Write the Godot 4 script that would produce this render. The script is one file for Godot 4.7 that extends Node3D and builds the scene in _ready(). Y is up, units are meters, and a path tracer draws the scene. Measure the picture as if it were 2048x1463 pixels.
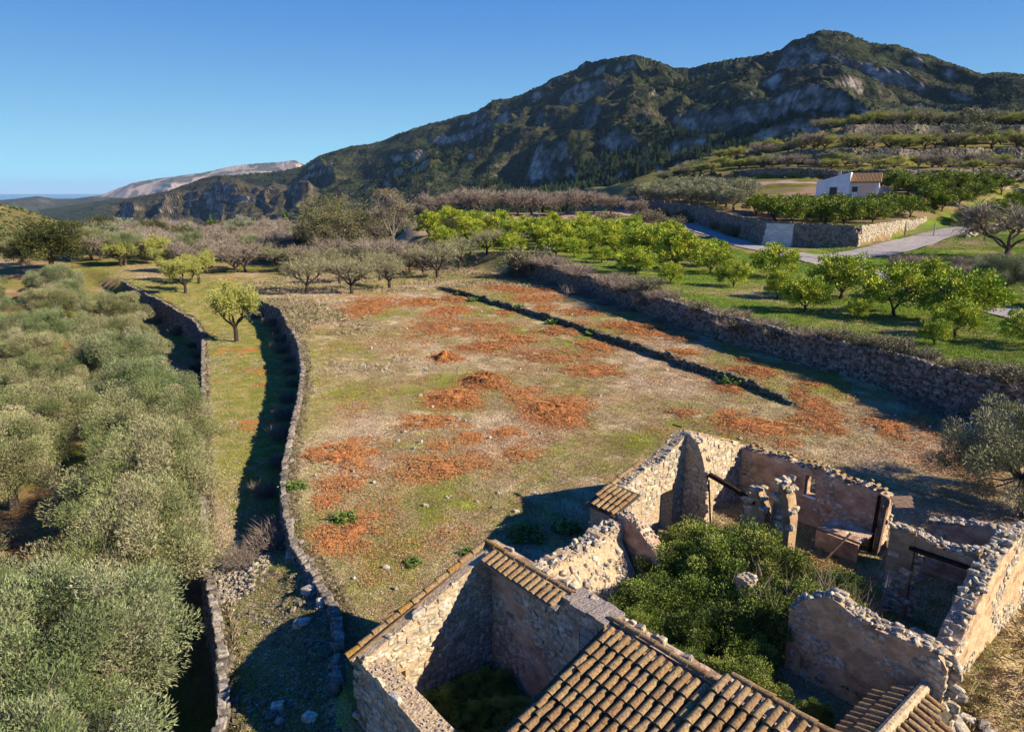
extends Node3D
# A walled field with a ruined farmhouse below a limestone ridge.  x = right, d = -z = metres ahead, y = up.

# ------------------------------------------------------------------ shared tools
var rng := RandomNumberGenerator.new()
var nA := FastNoiseLite.new()
var nB := FastNoiseLite.new()
var nC := FastNoiseLite.new()
var nR := FastNoiseLite.new()
var M := {}
var taken := {}
var EYE := Vector3(0, 12.5, 0)

class Buf:
	var v := PackedVector3Array()
	var c := PackedColorArray()
	var n := PackedVector3Array()
	func tri(a: Vector3, b: Vector3, e: Vector3, col: Color) -> void:
		v.append(a); v.append(b); v.append(e)
		c.append(col); c.append(col); c.append(col)
	func quad(a: Vector3, b: Vector3, e: Vector3, f: Vector3, col: Color) -> void:
		tri(a, b, e, col); tri(a, e, f, col)
	func tube(p: Vector3, q: Vector3, r0: float, r1: float, sides: int, col: Color) -> void:
		var ax := (q - p).normalized()
		var s := ax.cross(Vector3(0.31, 0.2, 0.93)).normalized()
		var t := ax.cross(s)
		for k in sides:
			var a0 := TAU * k / sides
			var a1 := TAU * (k + 1) / sides
			var d0 := s * cos(a0) + t * sin(a0)
			var d1 := s * cos(a1) + t * sin(a1)
			quad(p + d0 * r0, q + d0 * r1, q + d1 * r1, p + d1 * r0, col)
	func box(o: Vector3, x: Vector3, y: Vector3, z: Vector3, col: Color) -> void:
		# o corner, x y z edge vectors
		quad(o, o + x, o + x + y, o + y, col)
		quad(o + z, o + z + y, o + z + x + y, o + z + x, col)
		quad(o, o + y, o + y + z, o + z, col)
		quad(o + x, o + x + z, o + x + y + z, o + x + y, col)
		quad(o + y, o + x + y, o + x + y + z, o + y + z, col)
		quad(o, o + z, o + x + z, o + x, col)
	func mesh(m: Material) -> ArrayMesh:
		var a := []
		a.resize(Mesh.ARRAY_MAX)
		a[Mesh.ARRAY_VERTEX] = v
		a[Mesh.ARRAY_COLOR] = c
		if n.size() == v.size():
			a[Mesh.ARRAY_NORMAL] = n
		var am := ArrayMesh.new()
		am.add_surface_from_arrays(Mesh.PRIMITIVE_TRIANGLES, a)
		am.surface_set_material(0, m)
		return am

func pw(t: Array, q: float) -> float:
	var n := t.size()
	if q <= t[0]:
		return t[1]
	for i in range(2, n, 2):
		if q <= t[i]:
			var k: float = (q - t[i - 2]) / (t[i] - t[i - 2])
			return lerpf(t[i - 1], t[i + 1], k)
	return t[n - 1]

func ss(a: float, b: float, q: float) -> float:
	var k := clampf((q - a) / (b - a), 0.0, 1.0)
	return k * k * (3.0 - 2.0 * k)

func R(a: float, b: float) -> float:
	return rng.randf_range(a, b)

func rdir() -> Vector3:
	var z := R(-1, 1)
	var a := R(0, TAU)
	var r := sqrt(1 - z * z)
	return Vector3(r * cos(a), z, r * sin(a))

func P(x: float, d: float, up := 0.0) -> Vector3:
	return Vector3(x, hgt(x, d) + up, -d)

func numbered(s: String) -> String:
	if not taken.has(s):
		taken[s] = 0
		return s
	taken[s] += 1
	return "%s_%03d" % [s, taken[s]]

func tag(o: Node, label: String, category: String, group := "", kind := "") -> Node:
	if label != "": o.set_meta("label", label)
	if category != "": o.set_meta("category", category)
	if group != "": o.set_meta("group", group)
	if kind != "": o.set_meta("kind", kind)
	return o

func thing(called: String, label: String, category: String, at := Vector3.ZERO, turn := 0.0, group := "") -> Node3D:
	var o := Node3D.new()
	o.name = numbered(called)
	add_child(o)
	o.position = at
	o.rotation.y = turn
	tag(o, label, category, group)
	return o

func part(parent: Node, called: String, m: Mesh, mat: Material = null) -> MeshInstance3D:
	var o := MeshInstance3D.new()
	o.mesh = m
	if mat: o.material_override = mat
	o.name = called if parent != self else numbered(called)
	parent.add_child(o, true)
	return o

func many(parent: Node, called: String, m: Mesh, xf: Array, cols: PackedColorArray = PackedColorArray()) -> MultiMeshInstance3D:
	var mm := MultiMesh.new()
	mm.transform_format = MultiMesh.TRANSFORM_3D
	mm.use_colors = cols.size() > 0
	mm.mesh = m
	mm.instance_count = xf.size()
	for i in xf.size():
		mm.set_instance_transform(i, xf[i])
		if cols.size() > 0: mm.set_instance_color(i, cols[i])
	var o := MultiMeshInstance3D.new()
	o.multimesh = mm
	o.name = called if parent != self else numbered(called)
	parent.add_child(o, true)
	o.set_meta("kind", "stuff")
	return o

# ------------------------------------------------------------------ materials
func grain(seed_: int, freq: float, lo: float, hi: float, size := 512, oct := 5, contrast := 1.0) -> ImageTexture:
	var f := FastNoiseLite.new()
	f.seed = seed_
	f.noise_type = FastNoiseLite.TYPE_SIMPLEX_SMOOTH
	f.frequency = freq
	f.fractal_octaves = oct
	f.fractal_gain = 0.62
	var im := f.get_seamless_image(size, size)
	im.convert(Image.FORMAT_RGB8)
	var dat := im.get_data()
	for i in dat.size():
		var k := clampf((dat[i] / 255.0 - 0.5) * contrast + 0.5, 0.0, 1.0)
		dat[i] = int(255.0 * lerpf(lo, hi, k))
	return ImageTexture.create_from_image(Image.create_from_data(size, size, false, Image.FORMAT_RGB8, dat))

func ramped(seed_: int, freq: float, stops: Array, size := 512, oct := 5) -> ImageTexture:
	# colours (sRGB) along a noise value
	var f := FastNoiseLite.new()
	f.seed = seed_
	f.noise_type = FastNoiseLite.TYPE_SIMPLEX_SMOOTH
	f.frequency = freq
	f.fractal_octaves = oct
	f.fractal_gain = 0.6
	var im := f.get_seamless_image(size, size)
	im.convert(Image.FORMAT_L8)
	var src := im.get_data()
	var g := Gradient.new()
	g.offsets = PackedFloat32Array([0.0, 1.0])
	var off := PackedFloat32Array()
	var cl := PackedColorArray()
	for s in stops:
		off.append(s[0]); cl.append(s[1])
	g.offsets = off
	g.colors = cl
	var lut := []
	for i in 256: lut.append(g.sample(i / 255.0))
	var dat := PackedByteArray()
	dat.resize(size * size * 3)
	for i in src.size():
		var q: Color = lut[src[i]]
		dat[i * 3] = int(q.r * 255); dat[i * 3 + 1] = int(q.g * 255); dat[i * 3 + 2] = int(q.b * 255)
	return ImageTexture.create_from_image(Image.create_from_data(size, size, false, Image.FORMAT_RGB8, dat))

func relief(seed_: int, freq: float, strength: float, size := 512, oct := 5) -> ImageTexture:
	var f := FastNoiseLite.new()
	f.seed = seed_
	f.noise_type = FastNoiseLite.TYPE_SIMPLEX_SMOOTH
	f.frequency = freq
	f.fractal_octaves = oct
	f.fractal_gain = 0.6
	var im := f.get_seamless_image(size, size)
	im.convert(Image.FORMAT_RGBA8)
	im.bump_map_to_normal_map(strength)
	return ImageTexture.create_from_image(im)

func solid(col: Color, rough := 0.9, tex: Texture2D = null, scale := 1.0, nrm: Texture2D = null, nsc := 1.0) -> StandardMaterial3D:
	var m := StandardMaterial3D.new()
	m.albedo_color = col.linear_to_srgb()
	m.roughness = rough
	m.metallic_specular = 0.25
	if tex:
		m.albedo_texture = tex
		m.uv1_triplanar = true
		m.uv1_world_triplanar = true
		m.uv1_scale = Vector3.ONE * scale
	if nrm:
		m.normal_enabled = true
		m.normal_texture = nrm
		m.normal_scale = nsc
		m.uv1_triplanar = true
		m.uv1_world_triplanar = true
		m.uv1_scale = Vector3.ONE * scale
	return m

func tinted(col: Color, rough := 0.8, back := Color.BLACK) -> StandardMaterial3D:
	# colour comes from the mesh's own vertex colours, times a tint
	var m := StandardMaterial3D.new()
	m.albedo_color = col.linear_to_srgb()
	m.vertex_color_use_as_albedo = true
	m.roughness = rough
	m.metallic_specular = 0.3
	m.cull_mode = BaseMaterial3D.CULL_DISABLED
	if back != Color.BLACK:
		m.backlight_enabled = true
		m.backlight = back
	return m

func make_materials() -> void:
	M.fine = grain(3, 0.03, 0.62, 1.0, 512, 6, 1.5)
	M.fine2 = grain(9, 0.012, 0.4, 1.0, 512, 6, 2.0)
	M.bump = relief(5, 0.03, 6.0)
	M.bump2 = relief(6, 0.015, 8.0)
	var gt := ramped(71, 0.035, [[0.0, Color(0.40, 0.35, 0.27)], [0.34, Color(0.58, 0.54, 0.44)], [0.5, Color(0.82, 0.80, 0.72)], [0.62, Color(0.92, 0.88, 0.80)], [1.0, Color(1.0, 0.98, 0.94)]], 1024, 6)
	var g := solid(Color(1, 1, 1), 0.95, gt, 0.35, M.bump, 1.0)
	g.vertex_color_use_as_albedo = true
	M.ground = g
	var g2 := solid(Color(1, 1, 1), 0.95, M.fine2, 0.011, M.bump2, 1.0)
	g2.vertex_color_use_as_albedo = true
	M.mount = g2
	M.leaf = tinted(Color(1, 1, 1), 0.55, Color(0.35, 0.35, 0.35))
	M.leaf_dry = tinted(Color(1.12, 1.1, 1.15), 0.6, Color(0.3, 0.3, 0.3))
	M.leaf_dark = tinted(Color(0.62, 0.66, 0.7), 0.5, Color(0.3, 0.3, 0.3))
	M.leaf_warm = tinted(Color(1.02, 0.92, 0.95), 0.6, Color(0.3, 0.3, 0.3))
	M.leaf_cool = tinted(Color(0.85, 0.95, 1.0), 0.55, Color(0.3, 0.3, 0.3))
	M.bark = tinted(Color(1, 1, 1), 0.95)
	M.blade = tinted(Color(1, 1, 1), 0.8, Color(0.3, 0.3, 0.3))
	M.chip = tinted(Color(1, 1, 1), 0.9)
	M.copies = tinted(Color(1, 1, 1), 0.95)
	var stn := grain(21, 0.02, 0.55, 1.0, 256, 5, 1.5)
	M.stone_tex = stn
	M.copies_stone = solid(Color(1, 1, 1), 0.95, stn, 1.4, M.bump, 0.7)
	M.copies_stone.vertex_color_use_as_albedo = true
	M.stone = []
	for q in [Color(0.60, 0.52, 0.38), Color(0.51, 0.45, 0.36), Color(0.66, 0.57, 0.40), Color(0.43, 0.38, 0.31), Color(0.57, 0.47, 0.35), Color(0.66, 0.59, 0.48)]:
		M.stone.append(solid(q, 0.95, stn, 1.4, M.bump, 0.7))
	M.drystone = []
	for q in [Color(0.31, 0.275, 0.23), Color(0.26, 0.235, 0.20), Color(0.36, 0.32, 0.26), Color(0.21, 0.19, 0.165), Color(0.42, 0.385, 0.33)]:
		M.drystone.append(solid(q, 0.95, stn, 1.4, M.bump, 0.7))
	M.brownstone = []
	for q in [Color(0.28, 0.245, 0.20), Color(0.22, 0.195, 0.16), Color(0.34, 0.295, 0.24), Color(0.17, 0.15, 0.125), Color(0.40, 0.36, 0.30)]:
		M.brownstone.append(solid(q, 0.95, stn, 1.4, M.bump, 0.7))
	M.mossy = []
	for q in [Color(0.20, 0.185, 0.145), Color(0.14, 0.14, 0.09), Color(0.27, 0.24, 0.195), Color(0.11, 0.12, 0.065)]:
		M.mossy.append(solid(q, 0.95, stn, 1.4, M.bump, 0.7))
	var pl := ramped(31, 0.008, [[0.0, Color(0.42, 0.36, 0.28)], [0.38, Color(0.62, 0.53, 0.43)], [0.52, Color(0.76, 0.67, 0.55)], [0.68, Color(0.70, 0.58, 0.47)], [1.0, Color(0.88, 0.82, 0.69)]])
	M.plaster = solid(Color(0.92, 0.9, 0.88), 0.95, pl, 0.33, M.bump, 1.0)
	var pk := ramped(33, 0.008, [[0.0, Color(0.40, 0.34, 0.28)], [0.36, Color(0.60, 0.51, 0.43)], [0.5, Color(0.74, 0.63, 0.54)], [0.6, Color(0.66, 0.58, 0.49)], [0.75, Color(0.80, 0.73, 0.63)], [1.0, Color(0.86, 0.81, 0.72)]])
	M.pink = solid(Color(0.92, 0.9, 0.9), 0.95, pk, 0.33, M.bump, 0.8)
	var mo := ramped(35, 0.02, [[0.0, Color(0.40, 0.35, 0.29)], [0.5, Color(0.66, 0.59, 0.49)], [1.0, Color(0.82, 0.76, 0.66)]])
	M.mortar = solid(Color(0.9, 0.88, 0.85), 0.98, mo, 0.8, M.bump, 1.4)
	M.cement = solid(Color(0.36, 0.31, 0.27), 0.95, M.fine, 0.8, M.bump, 1.0)
	M.block = solid(Color(0.36, 0.36, 0.37), 0.9, M.fine, 0.9, M.bump, 0.6)
	M.earth = solid(Color(0.13, 0.11, 0.085), 1.0, M.fine, 0.7, M.bump, 1.2)
	var tl := ramped(41, 0.025, [[0.0, Color(0.34, 0.28, 0.22)], [0.36, Color(0.55, 0.45, 0.35)], [0.5, Color(0.72, 0.62, 0.49)], [0.62, Color(0.60, 0.54, 0.43)], [0.78, Color(0.80, 0.74, 0.60)], [1.0, Color(0.90, 0.86, 0.74)]], 512, 5)
	M.tile = []
	for q in [Color(0.58, 0.55, 0.48), Color(0.50, 0.45, 0.39), Color(0.64, 0.60, 0.51), Color(0.50, 0.42, 0.35), Color(0.57, 0.54, 0.49), Color(0.58, 0.50, 0.40)]:
		M.tile.append(solid(q, 0.9, tl, 1.1, M.bump, 0.6))
	M.lichen = solid(Color(0.58, 0.46, 0.22), 0.95, tl, 1.3, M.bump, 0.6)
	var wd := ramped(51, 0.02, [[0.0, Color(0.22, 0.18, 0.15)], [0.5, Color(0.46, 0.40, 0.35)], [1.0, Color(0.68, 0.62, 0.56)]])
	M.wood = solid(Color(0.75, 0.7, 0.68), 0.9, wd, 0.9)
	M.wood.uv1_scale = Vector3(0.5, 3.0, 3.0)
	M.darkwood = solid(Color(0.13, 0.10, 0.085), 0.9, wd, 0.9)
	M.road = solid(Color(0.33, 0.30, 0.29), 0.95, grain(81, 0.02, 0.82, 1.0, 256), 0.12)
	M.white = solid(Color(0.80, 0.80, 0.82), 0.85, M.fine, 0.2)
	M.white.albedo_texture = grain(61, 0.01, 0.88, 1.0, 256)
	M.salmon = solid(Color(0.72, 0.52, 0.42), 0.85)
	M.glass = solid(Color(0.05, 0.055, 0.06), 0.15)
	M.redtile = solid(Color(0.46, 0.28, 0.17), 0.9, M.fine, 0.6)
	M.iron = solid(Color(0.22, 0.22, 0.22), 0.6)
	M.concrete = solid(Color(0.58, 0.55, 0.52), 0.95, pl, 0.25, M.bump, 0.5)
	M.pale_concrete = solid(Color(0.74, 0.71, 0.67), 0.95, grain(83, 0.01, 0.75, 1.0, 256), 0.25, M.bump, 0.4)
	M.water = solid(Color(0.012, 0.06, 0.13), 0.25)

# ------------------------------------------------------------------ the lie of the land
var W1 := [4, -5.6, 14.5, -7.14, 17.9, -8.6, 20.0, -9.6, 23.4, -11.5, 29.7, -14.3, 36.6, -17.3, 47.2, -21.8, 59.0, -26.9, 69.6, -31.4, 76.4, -35.1, 84.5, -42.4, 93.2, -51.1, 110, -66, 130, -80]
var W2 := [4, 4.7, 9.3, 0.3, 11.6, -1.65, 13.6, -3.4, 14.2, -4.2, 16, -4.7, 17.9, -5.0, 19.1, -5.62, 21.2, -6.81, 23.25, -8.12, 25.7, -9.12, 29.2, -10.3, 34.5, -11.57, 40.7, -12.96, 47.9, -14.84, 56.0, -17.49, 72.9, -24.4, 80.4, -29.4, 90, -36]
var W3 := [30, 19, 39.7, 16.45, 43.2, 15.24, 52.4, 10.6, 62.5, 5.72, 75.4, -1.3, 88.5, -9.13, 100, -16]
var W4 := [4, 35, 15, 33, 24, 30.2, 30, 28.0, 34.3, 26.2, 38.3, 24.77, 43.3, 23.05, 48.0, 20.15, 58.3, 15.84, 66.8, 13.25, 78.0, 9.82, 96.8, 3.85, 104, -1, 114, -12, 126, -22, 150, -28, 200, -30]
var XL := [114.8, 56.0, 118.5, 51.0, 122, 47.2, 125, 44.3, 131, 43.2, 152, 39.8, 171, 33.7, 200, 27.0, 260, 20.0, 420, 10]
var XR := [114.8, 56.0, 123, 66.0, 139, 80.6, 160, 107.0, 200, 170, 300, 400]
var HILL := [-50, 0, 150, 0, 160, 0.6, 172, 2.0, 175, 2.4, 176.2, 4.6, 190, 5.6, 200, 6.4, 202, 10.2, 216, 11.4, 228, 14.0, 229.5, 18.4, 250, 20.0, 270, 15, 320, 0, 420, -20, 700, -30]
var TRACK := [11, -4.2, 14.53, -5.31, 15.75, -5.92, 17.75, -7.12, 19.95, -8.2, 22.9, -9.75, 27.0, -12.2, 32.2, -14.9, 40.4, -18.6, 51.9, -23.6, 80, -37]

func tabulate(t: Array) -> PackedFloat32Array:
	var o := PackedFloat32Array()
	for i in 1000: o.append(pw(t, -20 + i * 0.5))
	return o

func lk(t: PackedFloat32Array, q: float) -> float:
	var f := clampf((q + 20.0) * 2.0, 0.0, 998.0)
	var i := int(f)
	return lerpf(t[i], t[i + 1], f - i)

var tW1: PackedFloat32Array
var tW2: PackedFloat32Array
var tW3: PackedFloat32Array
var tW4: PackedFloat32Array
var tXL: PackedFloat32Array
var tXR: PackedFloat32Array
var tH: PackedFloat32Array
var tLane: PackedFloat32Array
var LANE := [8, -0.5, 15, -0.55, 19, -0.85, 23, -1.4, 30, -1.45, 45, -1.8, 55, -2.0, 76, -2.0, 96, 0.0]

func t3(x: float, d: float) -> float:
	var y := 2.5 + 0.09 * clampf(d - 125.0, 0.0, 45.0) * ss(-42, -14, x) + 0.012 * clampf(x - 30, 0, 40)
	if d > 105 and x > 50: y += maxf(0, minf(d, 190.0) - 105.0) * 0.07 * ss(50, 62, x) - 0.09 * clampf(d - 125.0, 0.0, 45.0) * ss(50, 62, x)
	return y

func t4(x: float, d: float) -> float:
	var e := pw([115, 6.1, 138, 7.0, 155, 8.4, 190, 9.6, 260, 10.5], d)
	return e + 0.065 * clampf(x - lk(tXL, d), 0, 40) * ss(138, 156, d)

func hgt(x: float, d: float) -> float:
	var w1 := lk(tW1, d)
	var w2 := lk(tW2, d)
	var w3 := lk(tW3, d)
	var w4 := lk(tW4, d)
	var lane := lk(tLane, d)
	var y := 0.0
	if x < w2 + 0.6:
		y = lerpf(lane, 0.0, ss(w2 - 0.02, w2 + 0.3, x))
		# slumped stones and earth against the foot of the field wall and the house
		if d < 26:
			var q := ss(w2 - 3.4, w2, x) * (1.0 - ss(22.5, 26, d))
			y = maxf(y, lerpf(lane, -0.2, q * (0.85 + 0.3 * nA.get_noise_2d(x * 8, d * 8))))
		if x < w1 + 0.6:
			var low := lane - 2.5 * (1.0 - ss(92, 116, d)) - 0.02 * clampf(w1 - x, 0, 30)
			y = lerpf(low, y, ss(w1 - 0.02, w1 + 0.3, x))
	elif x > w3 and d > 36 and d < 94 and x < w4 + 0.7:
		y += 0.45 * ss(37, 45, d) * (1.0 - ss(86, 93, d)) * ss(w3 - 0.02, w3 + 0.3, x)
	if x > w4 - 0.2:
		var bank := 0.5 + 7.0 * ss(98, 112, d)
		y = lerpf(y, t3(x, d), ss(w4 - 0.05, w4 + bank, x))
	if d > 114.0:
		var xl := lk(tXL, d)
		var xr := lk(tXR, d)
		if x > xl - 0.2 and x < xr + 0.2 + maxf(0.0, d - 132.0):
			y = lerpf(y, t4(x, d), ss(xl, xl + 0.9, x) * (1.0 - ss(xr - 0.9 - 0.35 * maxf(0.0, d - 128.0), xr + 0.9 * maxf(0.0, d - 132.0), x)))
		var dd := d - 0.9 * maxf(0.0, 95.0 - x) + 4.0 * nA.get_noise_2d(x * 1.1, 77)
		if dd > 148.0:
			y += lk(tH, dd) * ss(xl + 4, xl + 22 + maxf(0.0, dd - 172.0) * 1.15, x)
	if d > 185.0:
		var fall := 0.20 * (d - 185.0) * (1.0 - ss(10, 45, x - lk(tXL, minf(d, 250.0)) + 20.0))
		y -= fall * (1.0 - ss(-120, -190, x) * (1.0 - ss(270, 340, d)))
	if x < -150.0 and d > 120:
		y += clampf((-165.0 - x) * 0.2, 0.0, 9.0) * ss(130, 280, d) * (1.0 - ss(290, 400, d)) + 1.2 * nA.get_noise_2d(x * 0.6, d * 0.6) * ss(150, 200, d)
	y += 0.10 * nA.get_noise_2d(x * 3, d * 3) + 0.04 * nB.get_noise_2d(x * 9, d * 9)
	if d > 100: y += 0.8 * nA.get_noise_2d(x * 0.5, d * 0.5) * ss(100, 180, d)
	return y

# how far the ground is green (1) or straw (0), and its colour
func greenness(x: float, d: float) -> float:
	return nA.get_noise_2d(x * 1.3 + 40, d * 1.3) * 1.1 + nB.get_noise_2d(x * 1.6, d * 1.6 + 9) * 0.55

var GREEN := Color(0.135, 0.165, 0.030)
var LIME := Color(0.20, 0.225, 0.034)
var STRAW := Color(0.30, 0.228, 0.155)
var PALE := Color(0.42, 0.36, 0.29)
var SOIL := Color(0.20, 0.135, 0.085)
var DIRT := Color(0.38, 0.305, 0.22)

func gcol(x: float, d: float) -> Color:
	var g := greenness(x, d)
	var w1 := lk(tW1, d)
	var w2 := lk(tW2, d)
	var w4 := lk(tW4, d)
	var c: Color
	var fine := nC.get_noise_2d(x * 4, d * 4)
	if d > 100 and x < w4:
		c = STRAW.lerp(SOIL, 0.35 + 0.5 * g).lerp(GREEN, clampf(0.25 + g, 0, 0.7))
		if x < -110: c = Color(0.115, 0.105, 0.05).lerp(Color(0.28, 0.24, 0.18), ss(0.12, 0.4, fine + 0.3 * g))
	elif x < w1:
		c = SOIL.lerp(GREEN, clampf(0.5 + g * 1.4, 0.0, 0.9))
	elif x < w2:
		c = GREEN.lerp(LIME, clampf(0.55 + g, 0, 1)).lerp(STRAW, clampf(0.25 + 0.9 * fine + 0.3 * g, 0, 0.8))
		# the trodden track
		var tr := pw(TRACK, d)
		var w := 0.35 + 0.25 * ss(26, 14, d)
		c = c.lerp(DIRT, (1.0 - ss(w * 0.4, w * 1.6, absf(x - tr) + 0.35 * fine)) * (0.45 + 0.5 * ss(40, 20, d)))
		if d < 24: c = c.lerp(SOIL.lerp(DIRT, 0.4), ss(w2 - 3.0, w2 - 1.2, x + 1.2 * fine) * 0.8)
		if nB.get_noise_2d(x * 2.5 + 70, d * 3.2) > 0.42 and d > 30: c = Color(0.36, 0.14, 0.05)
	elif x < w4:
		var k := clampf(0.2 + g * 0.9 + 1.1 * fine + 0.8 * nB.get_noise_2d(x * 4.5 + 12, d * 4.5), 0, 1)
		c = STRAW.lerp(PALE, clampf(-0.1 - g * 1.2 + fine * 1.6, 0, 0.9))
		c = c.lerp(GREEN.lerp(LIME, clampf(0.4 + fine, 0, 1)), k)
		c = c.lerp(SOIL, clampf(nB.get_noise_2d(x * 5, d * 5 + 30) * 1.6 - 0.15, 0, 0.65))
		# bleached patches where cut stems and ash lie
		c = c.lerp(PALE, 0.8 * ss(0.30, 0.46, nB.get_noise_2d(x * 3.4 + 210, d * 3.0) + 0.35 * fine))
		# greener rim under the walls, drier by the ruin
		c = c.lerp(LIME, 0.6 * (1.0 - ss(0.3, 3.5, x - w2 + fine)) * ss(20, 26, d))
		if x > 12 and d < 40: c = c.lerp(STRAW.lerp(PALE, 0.5 + 0.5 * fine), 0.7 * ss(9, 14, x + 3 * g))
	else:
		var xl := lk(tXL, d)
		var xr := lk(tXR, d)
		if d > 114.8 and x > xl and x < xr:
			var dd := d - 0.9 * maxf(0.0, 95.0 - x) + 4.0 * nA.get_noise_2d(x * 1.1, 77)
			c = Color(0.30, 0.225, 0.15).lerp(GREEN, clampf(0.45 + g + fine * 0.8, 0, 0.9))
			if dd > 160:
				c = GREEN.lerp(LIME, clampf(0.3 + fine, 0, 1)).lerp(STRAW, clampf(0.1 - g, 0, 0.6)) * 0.9
				if dd > 165.5 and dd < 169.5 and x > 60: c = Color(0.40, 0.34, 0.25)
		else:
			c = Color(0.19, 0.245, 0.03).lerp(Color(0.13, 0.23, 0.022), clampf(0.5 + g * 1.3, 0, 1)).lerp(STRAW, clampf(0.05 - g + fine * 0.9, 0, 0.75))
			c = c.lerp(STRAW, 0.7 * (1.0 - ss(0.5, 3.2, x - w4 + fine * 2)))
			if d > 128: c = c.lerp(PALE.lerp(STRAW, 0.5 + fine), ss(128, 146, d) * ss(-34, -12, x + 10 * g) * (1.0 - 0.8 * ss(165, 190, d)) * (1.0 - ss(40, 50, x)))
			if d + 18 * g > 172: c = GREEN.lerp(SOIL, clampf(0.4 + fine, 0, 1))
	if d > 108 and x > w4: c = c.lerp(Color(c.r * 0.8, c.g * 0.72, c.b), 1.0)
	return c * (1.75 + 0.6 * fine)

func spaced(parts: Array) -> PackedFloat32Array:
	# [[from, to, step], ...]
	var o := PackedFloat32Array()
	for q in parts:
		var s: float = q[0]
		while s < q[1] - 1e-4:
			o.append(s)
			s += q[2]
	o.append(parts[-1][1])
	return o

func build_ground() -> void:
	var xs := spaced([[-420, -200, 20], [-200, -90, 5], [-90, -54, 1.5], [-54, -36, 0.7], [-36, 36, 0.3], [36, 60, 0.7], [60, 110, 1.6], [110, 200, 5], [200, 460, 20]])
	var ds := spaced([[-30, 6, 4], [6, 62, 0.3], [62, 104, 0.6], [104, 150, 1.0], [150, 240, 1.5], [240, 440, 8]])
	var nx := xs.size()
	var nd := ds.size()
	var v := PackedVector3Array()
	var c := PackedColorArray()
	v.resize(nx * nd)
	c.resize(nx * nd)
	for j in nd:
		for i in nx:
			v[j * nx + i] = Vector3(xs[i], hgt(xs[i], ds[j]), -ds[j])
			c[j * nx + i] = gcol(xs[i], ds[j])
	var n := PackedVector3Array()
	n.resize(nx * nd)
	for j in nd:
		for i in nx:
			var i0 := maxi(i - 1, 0)
			var i1 := mini(i + 1, nx - 1)
			var j0 := maxi(j - 1, 0)
			var j1 := mini(j + 1, nd - 1)
			n[j * nx + i] = (v[j0 * nx + i] - v[j1 * nx + i]).cross(v[j * nx + i1] - v[j * nx + i0]).normalized()
	var ix := PackedInt32Array()
	for j in nd - 1:
		for i in nx - 1:
			var a := j * nx + i
			ix.append_array([a, a + nx, a + 1, a + 1, a + nx, a + nx + 1])
	tag(grid_mesh("ground", v, n, c, ix, M.ground), "", "", "", "structure")

func grid_mesh(called: String, v: PackedVector3Array, n: PackedVector3Array, c: PackedColorArray, ix: PackedInt32Array, m: Material) -> MeshInstance3D:
	var a := []
	a.resize(Mesh.ARRAY_MAX)
	a[Mesh.ARRAY_VERTEX] = v
	if n.size() > 0: a[Mesh.ARRAY_NORMAL] = n
	a[Mesh.ARRAY_COLOR] = c
	a[Mesh.ARRAY_INDEX] = ix
	var am := ArrayMesh.new()
	am.add_surface_from_arrays(Mesh.PRIMITIVE_TRIANGLES, a)
	am.surface_set_material(0, m)
	return part(self, called, am)

# ------------------------------------------------------------------ mountains: a crest line, a foot line and a worn slope between
var mt_v: PackedVector3Array
var mt_rock: PackedFloat32Array
var mt_cols := 0
var mt_rows := 0
var mt_ns := 0

func ridged(x: float, y: float) -> float:
	return 1.0 - absf(nR.get_noise_2d(x, y)) * 2.0

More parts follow.
